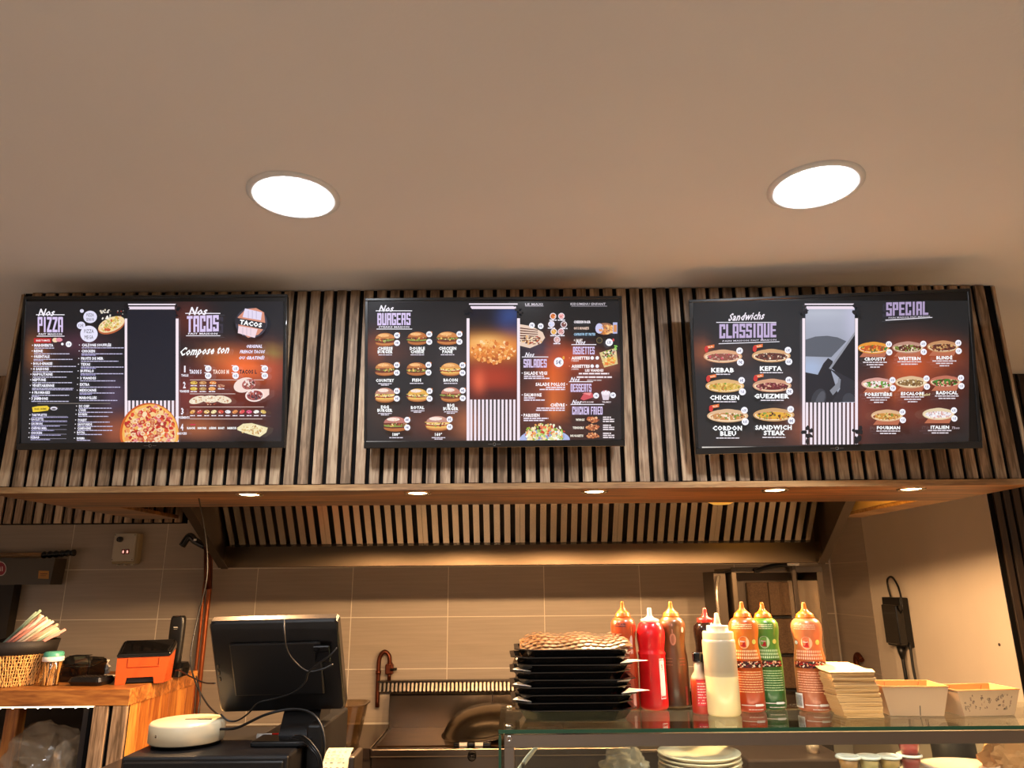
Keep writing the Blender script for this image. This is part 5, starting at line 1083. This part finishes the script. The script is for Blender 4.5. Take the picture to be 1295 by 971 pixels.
obj('logo_dot', lathe(BM(), [(0, 0), (.003, 0), (.003, .001), (0, .001)], 10), M_bolt, t, (-.04, -.0775, .03)).rotation_euler = (PI/2, 0, -.45)
# monitor seen from the back
BL = Vector((-.7368, 1.95, 1.3930)); MW, MH = .3134, .2492; tl_, rl_ = math.radians(28.2), math.radians(1.1)
U = Vector((1, 0, 0)); V = Vector((0, -math.sin(tl_), math.cos(tl_))); U, V = U*math.cos(rl_)+V*math.sin(rl_), V*math.cos(rl_)-U*math.sin(rl_); Nn = U.cross(V)
t = thing('till_screen', 'black till screen seen from behind, tilted, with cables looped over it', 'monitor', BL)
t.matrix_world = Matrix(((U.x, V.x, Nn.x, BL.x), (U.y, V.y, Nn.y, BL.y), (U.z, V.z, Nn.z, BL.z), (0, 0, 0, 1)))
M_mon = mat('till_black', '0e0c0b', rough=.3, coat=.3)
b = BM(); loft(b, [rrect(MW/2, MH/2, z, MW/2-d_, MH/2-d_, .012) for z, d_ in ((-.030, .002), (-.028, 0), (-.004, 0), (0, .004))], smooth=False); obj('housing', b, M_mon, t)
b = BM(); box(b, (.045, .05, -.002), (MW-.045, MH-.055, .007), .004, 2); obj('back_cover', b, M_black, t)
b = BM(); box(b, (MW-.062, MH-.105, .006), (MW-.022, MH-.062, .014), .002); obj('port_box', b, M_blackg, t)
b = BM(); box(b, (.004, MH-.003, -.026), (MW-.004, MH+.0015, -.006), .001); obj('top_strip', b, M_dsteel, t)
b = BM(); box(b, (.012, .012, -.0315), (MW-.012, MH-.012, -.0295)); obj('display_glass', b, M_blackg, t)
for k in range(3): obj('side_key', box(BM(), (.008, .09+.018*k, .0), (.013, .10+.018*k, .003), .001), M_dsteel, t)
t = thing('till_stand', 'black stand and base of the till screen with a bundle of cables', 'stand', (0, 0, 0))
s0, s1 = atY(362, 900, 2.0), atY(410, 900, 2.0)
b = BM(); loft(b, [[(s0.x+.005, 1.93, DZ+.012), (s1.x, 1.93, DZ+.012), (s1.x, 2.06, DZ+.012), (s0.x+.005, 2.06, DZ+.012)], [(s0.x+.005, 1.99, 1.43), (s1.x, 1.99, 1.43), (s1.x, 2.07, 1.43), (s0.x+.005, 2.07, 1.43)], [(s0.x+.015, 1.905, 1.49), (s1.x-.01, 1.905, 1.49), (s1.x-.01, 2.0, 1.52), (s0.x+.015, 2.0, 1.52)]]); obj('column', b, M_black, t)
b = BM(); box(b, (s0.x-.04, 1.86, DZ+.0008), (s1.x+.0, 2.10, DZ+.014), .004, 2); obj('base', b, M_blackg, t)
t = thing('black_card_reader', 'black boxy device under the right side of the till stand', 'device', (0, 0, 0))
b = BM(); box(b, (-.505, 1.90, 1.2258), (-.462, 2.16, 1.372), .005, 2); obj('body', b, M_black, t)
def cab(name, label, pts, r=.0022): tag(obj(name, tube(BM(), pts, r, 6, True, 8), M_rubber), label, 'cable')
yb = 1.84
cab('cable', 'cable looping over the top of the till screen and down its back', [atY(359, 783, 1.80), atY(359.5, 800, 1.785), atY(363, 822, 1.80), atY(374, 838, 1.82), atY(390, 849, 1.83), atY(408, 846, 1.83), atY(421, 840, 1.835)], .0024)
cab('cable', 'short cable curving from the port box on the till screen', [atY(426, 819, 1.805), atY(418, 828, 1.80), atY(404, 838, 1.81), atY(390, 850, 1.825), atY(386, 862, 1.84), atY(370, 876, 1.85), atY(345, 884, 1.865), atY(326, 889, 1.87), atY(314, 902, 1.89), atY(300, 911, 1.90), atY(288, 911, 1.90), atY(279, 903, 1.90)], .0022)
cab('cable', 'thick cable arching from the till stand round to the receipt printer', [atY(278, 922, 1.90), atY(300, 920, 1.89), atY(335, 904, 1.86), atY(365, 897, 1.86), atY(388, 899, 1.85), atY(402, 910, 1.83), atY(409, 928, 1.82), atY(410, 950, 1.82), atY(404, 975, 1.84)], .0032)
for k in range(3): cab('cable', ['upper', 'middle', 'lower'][k]+' cable of the bundle dropping over the right end of the cash drawer', [atY(373-3*k, 930+2*k, 1.83), atY(384, 931+3*k, 1.80), atY(397-2*k, 943+2*k, 1.76), atY(406-2*k, 960, 1.755), atY(408-3*k, 985, 1.76)], .0022)
cab('cable', 'thin black cable trailing from the card terminals along the counter end', [atY(222, 848, 2.52), atY(228, 848, 2.44), atY(240, 855, 2.3), atY(258, 863, 2.2), atY(272, 864, 2.1)], .0022)
cab('cable', 'thin black cable hanging down beside the wooden counter end', [atY(248, 855, 2.26), atY(252, 872, 2.2), atY(253, 885, 2.15), atY(251, 903, 2.1), atY(258, 912, 2.0)], .0022)
p = atY(330, 918, 1.98)
t = thing('marker_pen', 'white marker pen with a red cap lying under the till screen', 'pen', (0, 0, 0))
pa, pb = atY(326, 921, 1.95), atY(361, 916, 1.95); z_ = DZ+.009
pa.z = pb.z = z_
obj('barrel', tube(BM(), [pa, pa.lerp(pb, .55)], .0065, 12, False), M_white, t); obj('cap', tube(BM(), [pa.lerp(pb, .55), pb], .0072, 12, False), M_rcap, t)
# receipt printer
t = thing('receipt_printer', 'receipt printer with a curling printed receipt, right of the cash drawer', 'printer', (0, 0, 0))
r0, r1 = atY(406, 971, 1.80), atY(441, 971, 1.80)
zt_ = atY(430, 946, 1.86).z
b = BM(); box(b, (-.46+.006-.02, 1.70, 1.2258), (-.385, 1.79, 1.262), .006, 2); obj('body', b, M_black, t)
b = BM(); box(b, (r1.x-.002, 1.80, 1.2258), (r1.x+.012, 1.90, atY(444, 952, 1.84).z), .004, 2); obj('side_arm', b, M_dsteel, t)
sec = [(1.79, 1.262), (1.797, 1.285), (1.815, 1.310), (1.84, zt_-.004), (1.865, zt_), (1.89, zt_-.012)]
b = BM(); A = [b.verts.new((r0.x, y, z_)) for y, z_ in sec]; Bv = [b.verts.new((r1.x-.004, y, z_)) for y, z_ in sec]
for i in range(len(sec)-1): f = b.faces.new((A[i], Bv[i], Bv[i+1], A[i+1])); f.smooth = True
bmesh.ops.solidify(b, geom=b.faces[:], thickness=.0004); obj('receipt', b, mat('receipt_paper', 'e8ddb8', rough=.7), t)
def rc(u, v, n):
    L_ = [(sec[i], sec[i+1]) for i in range(len(sec)-1)]; k = min(int(v*5), 4); f_ = v*5-k; (ya, za), (yc, zc2) = L_[k]
    return (r0.x+u*(r1.x-r0.x-.004), ya+(yc-ya)*f_-.0012-n, za+(zc2-za)*f_+.0012+n)
s = Sheet(rc, False, 3e-5)
for k in range(9):
    v = .08+.07*k; x = .1
    while x < .86:
        q_ = random.uniform(.04, .14); s.poly([(x, v), (x+q_, v), (x+q_, v+.018), (x, v+.018)], '7a7058'); x += q_+random.uniform(.02, .2)
s.build('print', M_print, t)
# ================================================================== WOODEN COUNTER AT THE LEFT
WZ = 1.40; LX0, LX1 = -2.7, -1.165; LY0, LY1 = 2.345, 2.83
t = thing('wooden_counter', 'raised wooden counter with a butcher-block top and plank end, at the left', 'counter', (0, 0, 0))
ns = 9
for k in range(ns):
    y0 = LY0+(LY1-LY0)*k/ns; b = BM(); box(b, (LX0, y0+.0004, WZ-.047), (LX1+random.uniform(-.0008, .0008), LY0+(LY1-LY0)*(k+1)/ns-.0004, WZ), .0012); obj('stave', b, M_butch, t)
npk = 7
for k in range(npk):
    y0 = LY0+.018+(LY1-LY0-.03)*k/npk; b = BM(); box(b, (LX1-.020, y0+.0005, 0), (LX1-.004+random.uniform(-.001, .001), y0+(LY1-LY0-.03)/npk-.0005, WZ-.047), .001); obj('plank', b, M_plank, t)
b = BM(); box(b, (LX1-.125, LY0+.012, 0), (LX1-.004, LY0+.018, WZ-.048)); obj('felt_backing', b, M_felt, t)
for xc in (-1.191, -1.249):
    b = BM(); box(b, (xc-.022, LY0+.001, 0), (xc+.022, LY0+.012, WZ-.048), .0008); obj('slat', b, M_slat, t)
b = BM(); box(b, (LX1-.145, LY0+.02, 0), (LX1-.125, LY1, WZ-.048)); box(b, (LX0, LY1-.02, 0), (LX1-.02, LY1, WZ-.048)); obj('inner_panel', b, mat('dark_panel', '241a14', rough=.7), t)
b = BM(); box(b, (LX0, LY0+.01, 1.03), (LX1-.146, LY1-.02, 1.05)); obj('shelf', b, M_plank, t)
xo = atY(22, 910, 2.46).x; b = BM(); box(b, (xo-.022, 2.43, 1.05), (xo+.02, 2.47, WZ-.048), .002); obj('post', b, M_plank, t)
b = BM(); box(b, (LX0, LY0+.01, .02), (LX1-.146, LY0+.03, 1.03)); obj('front_board', b, M_felt, t)
b = BM(); box(b, (LX0, LY0+.004, WZ-.0515), (-1.272, LY0+.012, WZ-.0475)); obj('led_strip', b, mat('warm_led', 'fff0d0', emis='ffe8c0', estr=2.2), t)
M_led = mat('led_bead', 'ffffff', emis='fff0d0', estr=9)
for k in range(26):
    b = BM(); bmesh.ops.create_icosphere(b, subdivisions=1, radius=.0032); obj('led_bead', b, M_led, t, (-1.29-.038*k, LY0+.006, WZ-.0515))
# clear bags with lids under the counter
M_film2 = mat('bag_film', 'b8a184', rough=.25, alpha=.42)
for (px, py, rx, rz, lb) in ((60, 925, .14, .12, 'large clear plastic bag of lids under the wooden counter, left of the slats'), (108, 925, .062, .10, 'smaller clear plastic bag of lids pressed against the slats under the wooden counter')):
    c = atY(px, py, 2.52); t = thing('plastic_bag', lb, 'bag', (c.x, 2.50 if rx > .1 else 2.47, 1.051), 'clear bags under the wooden counter')
    b = BM(); bmesh.ops.create_icosphere(b, subdivisions=4, radius=1)
    for v in b.verts:
        n_ = noise.noise(v.co*1.8+Vector((rx*50, 0, 0)))*.22+abs(noise.noise(v.co*5))*.16; v.co *= .9+n_; v.co.x *= rx; v.co.y *= .09; v.co.z = max(v.co.z*rz+rz, .001)
    obj('film', b, M_film2, t)
    for q in range(3):
        b = BM(); lathe(b, [(0, 0), (rx*.55, 0), (rx*.6, .008), (rx*.52, .03), (rx*.3, .045), (0, .048)], 24); o = obj('domed_lid', b, M_clear, t, (random.uniform(-.01, .01), 0, .03+.05*q)); o.rotation_euler = (.5, random.uniform(-.3, .3), 0)
# ---- wicker holder with straws
bx, by = -1.615, 2.47
t = thing('straw_basket', 'woven straw basket with a black top band on the wooden counter', 'basket', (bx, by, WZ+.0006))
def br(z): return .074+.034*(z/.098)
b = BM(); lathe(b, [(0, 0), (br(0)-.003, 0), (br(.098)-.003, .098)], 40, cap=False); obj('lining', b, mat('basket_core', '6a4424', rough=.8), t)
b = BM()
for k in range(84):
    a = 2*PI*k/84; P_ = []
    for j in range(7):
        z = .001+.0165*j; r_ = br(z)+(.0022 if (j+k) % 2 else -.0006); a2 = a+.012*math.sin(j*2.1+k*1.7)+random.uniform(-.008, .008); P_.append((r_*math.cos(a2), r_*math.sin(a2), z))
    tube(b, P_, .0021, 5, True, 2)
for j in range(9):
    z = .006+.0108*j; P_ = [((br(z)+.0012*math.sin(k*PI*1.0+j))*math.cos(2*PI*k/42), (br(z)+.0022*math.cos(k*PI+j*PI))*math.sin(2*PI*k/42), z+random.uniform(-.002, .002)) for k in range(43)]
    tube(b, P_, .0016, 5, False)
tag(obj('weave', b, mat('straw_weave', 'd8a864', rough=.7, var=.25, vscale=(90, 90, 90)), t), None, None, None, 'stuff')
b = BM(); lathe(b, [(br(.092), .094), (br(.098)+.006, .096), (br(.098)+.013, .134), (br(.098)+.010, .135), (br(.098)+.002, .098)], 40, cap=False); obj('band', b, mat('black_band', '1a1512', rough=.6, bump=.4, bscale=400), t)
scol = ['ece6dc', 'e8a9a0', 'a8c8b0', 'e6dcc8', 'e4b8a0', 'b8d0bc', 'efe9e0', 'e0988c']
NS = 30
ORD = 'first second third fourth fifth sixth seventh eighth ninth tenth eleventh twelfth thirteenth fourteenth fifteenth sixteenth seventeenth eighteenth nineteenth twentieth twenty-first twenty-second twenty-third twenty-fourth twenty-fifth twenty-sixth twenty-seventh twenty-eighth twenty-ninth thirtieth'.split()
for k in range(NS):
    u = (k+.5)/NS; row = k % 3
    tx = 46+34*u+random.uniform(-3, 3); ty = 777+24*u-row*2.5+random.uniform(-2.5, 2.5); yy = by+.03-.04*row+random.uniform(-.01, .01)
    tip = atY(tx, ty, yy); base = Vector((bx-.070+.05*u+random.uniform(-.008, .008), by+random.uniform(-.035, .035), WZ+.105-.03*u+random.uniform(-.01, .01)))
    c = scol[(k*5) % 8]; b = BM(); tube(b, [base, tip], .0044, 8, False)
    # tip collar shows the open end
    o = obj('drinking_straw', b, mat('straw_'+c, c, rough=.45), None)
    nm = {'e': 'white', 'a': 'mint', 'b': 'mint'}.get(c[0], 'white'); nm = {'e8a9a0': 'pink', 'e4b8a0': 'peach', 'e0988c': 'salmon pink', 'e6dcc8': 'cream', 'a8c8b0': 'mint', 'b8d0bc': 'pale mint'}.get(c, 'white')
    pos = 'high in the bundle' if u < .34 else ('in the middle of the bundle' if u < .67 else 'low in the bundle')
    tag(o, '%s paper straw in the woven basket, %s of thirty counted from the highest' % (nm, ORD[k]), 'straw', 'straws in the woven basket')
# ---- toothpicks
c = atZ(70, 865, WZ); t = thing('toothpick_jar', 'clear toothpick jar with a white and teal lid beside the basket', 'jar', (c.x, 2.44, WZ+.0006))
obj('jar', lathe(BM(), [(0, 0), (.026, 0), (.028, .004), (.029, .072), (.0275, .074)], 28, cap=False), M_clear, t)
b = BM()
for k in range(40):
    a, a2, r_ = random.uniform(0, 2*PI), random.uniform(0, 2*PI), .020
    tube(b, [(r_*math.cos(a), r_*math.sin(a), .002), (r_*math.cos(a+random.uniform(-.8, .8)), r_*math.sin(a), .070)], .0012, 5, False)
tag(obj('toothpicks', b, mat('toothpick_wood', 'e2b878', rough=.6), t), None, None, None, 'stuff')
obj('collar', lathe(BM(), [(.0295, .072), (.031, .074), (.031, .084), (.029, .086)], 28, cap=False), M_white, t)
obj('lid', lathe(BM(), [(.029, .084), (.029, .097), (.024, .101), (0, .102)], 28, cap=False), mat('teal_lid', '4f9c86', rough=.35), t)
# ---- flat papers
for i, (px, y_, w_, d_, rz, lb) in enumerate(((52, 2.60, .17, .10, .1, 'flat white papers lying on the counter behind the toothpick jar'), (122, 2.66, .09, .07, -.3, 'pale paper slip lying on the counter between the black and orange devices'))):
    b = BM(); box(b, (-w_/2, -d_/2, 0), (w_/2, d_/2, .003)); o = obj('paper_slip', b, M_paper, None, (atY(px, 860, y_).x, y_, WZ+.0006)); o.rotation_euler = (0, 0, rz); tag(o, lb, 'paper')
c = atY(124, 846, 2.62); b = BM(); bmesh.ops.create_icosphere(b, subdivisions=3, radius=1)
for v in b.verts: v.co *= .75+noise.noise(v.co*3)*.5; v.co.x *= .05; v.co.y *= .035; v.co.z = max(v.co.z*.032+.030, 0)
tag(obj('crumpled_receipt', b, M_paper, None, (c.x, 2.62, WZ+.0045)), 'crumpled pale receipt behind the card terminal', 'paper')
# ---- card terminal, small keypad, orange printer, phone
c = atY(107, 850, 2.58); t = thing('card_terminal', 'black wedge-shaped card terminal between the toothpick jar and the orange device', 'card terminal', (c.x, 2.56, WZ+.0006))
b = BM(); loft(b, [[(-.055, -.04, 0), (.045, -.04, 0), (.052, .05, 0), (-.052, .05, 0)], [(-.058, -.048, .05), (.05, -.045, .05), (.058, .052, .058), (-.055, .052, .058)], [(-.036, -.030, .080), (.036, -.030, .078), (.052, .045, .068), (-.040, .045, .075)]]); bmesh.ops.bevel(b, geom=b.edges[:], offset=.004, segments=2, affect='EDGES'); obj('housing', b, M_blackg, t)
b = BM(); box(b, (-.030, -.028, .0775), (.025, .01, .0795), .001); obj('screen', b, M_black, t)
c = atZ(114, 866, WZ); t = thing('keypad_remote', 'small flat black keypad lying in front of the card terminal', 'keypad', (c.x, 2.45, WZ+.0006), None, -.12)
b = BM(); loft(b, [rrect(0, 0, 0, .05, .034, .012), rrect(0, 0, .012, .058, .040, .014), rrect(0, 0, .024, .052, .035, .012)], smooth=False); obj('housing', b, M_black, t)
for i in range(5):
    for j in range(3): obj('key', box(BM(), (-.036+.016*i, -.022+.016*j, .0238), (-.026+.016*i, -.012+.016*j, .0262), .001), M_dsteel, t)
c = atZ(168, 866, WZ); t = thing('label_printer', 'orange and black device with a hinged dark lid on the wooden counter', 'device', (c.x, 2.50, WZ+.0006), None, .36)
M_or = mat('orange_plastic', 'aa4412', rough=.38)
b = BM(); wx, wy = .076, .046
prism(b, [(-wx, -wy, 0), (-wx+.028, -wy, 0), (-wx+.032, -wy, .020), (wx-.044, -wy, .020), (wx-.040, -wy, 0), (wx-.012, -wy, 0), (wx, -wy, .080), (-wx-.002, -wy, .080)], (0, .012, 0)); obj('front_panel', b, M_or, t)
b = BM(); box(b, (-.045, -wy-.003, .050), (.045, -wy+.002, .054), .001); box(b, (-.047, -wy-.003, .050), (-.043, -wy+.002, .078), .001); box(b, (.043, -wy-.003, .050), (.047, -wy+.002, .078), .001); obj('front_recess', b, mat('dark_orange', 'a8400f', rough=.4), t)
b = BM(); prism(b, [(wx-.012, -wy+.012, 0), (wx+.004, wy, 0), (wx+.008, wy+.01, .095), (wx, -wy+.012, .080)], (-.012, 0, 0)); obj('side_panel', b, M_or, t); b = BM(); prism(b, [(-wx, -wy+.012, 0), (-wx, wy, 0), (-wx, wy+.01, .095), (-wx-.002, -wy+.012, .080)], (.012, 0, 0)); obj('side_panel', b, M_or, t)
b = BM(); box(b, (-wx+.012, -wy+.012, .004), (wx-.014, wy, .078)); obj('inner_body', b, M_black, t)
b = BM(); loft(b, [[(-wx-.004, -wy-.006, .081), (wx+.001, -wy-.006, .081), (wx+.010, wy+.014, .096), (-wx-.004, wy+.014, .096)], [(-wx-.004, -wy-.006, .089), (wx+.001, -wy-.006, .089), (wx+.010, wy+.012, .118), (-wx-.003, wy+.012, .118)], [(-wx+.006, -wy+.004, .096), (wx-.010, -wy+.004, .096), (wx+.002, wy+.004, .127), (-wx+.006, wy+.004, .127)]]); bmesh.ops.bevel(b, geom=b.edges[:], offset=.003, segments=2, affect='EDGES'); obj('lid', b, M_blackg, t)
c = atY(223, 850, 2.68); t = thing('cordless_phone', 'black cordless phone standing in its charging cradle on the wooden counter', 'phone', (c.x, 2.66, WZ+.0006))
b = BM(); loft(b, [rrect(0, 0, 0, .040, .040, .02, 5), rrect(0, 0, .028, .044, .044, .022, 5), rrect(.002, 0, .044, .036, .034, .018, 5)], smooth=False); obj('cradle', b, M_blackg, t)
b = BM(); loft(b, [rrect(-.006+.0*k, .004+.010*z_, z_, w_, .014, .010, 4) for k, (z_, w_) in enumerate(((.030, .022), (.06, .0235), (.12, .0255), (.17, .0255), (.190, .024), (.198, .019)))], smooth=True); hs_ = obj('handset', b, M_black, t)
s = Sheet(lambda x, y, n: (-.006+x, -.0105+.010*y-n, y), False, 3e-5); s.micro(-.008, .160, .016, .003, 'b8b4ac'); s.micro(-.007, .154, .013, .002, '8a867e'); s.build('brand_print', M_print, hs_)
b = BM(); box(b, (-.016, -.012, .1965), (.004, .002, .1995), .001); obj('top_trim', b, M_bolt, hs_)
# ================================================================== FRONT OF SHOP (behind the camera)
struct('wall_front', box(BM(), (-3.7, -3.3, 0), (3.3, -3.2, CEIL)), M_wall)
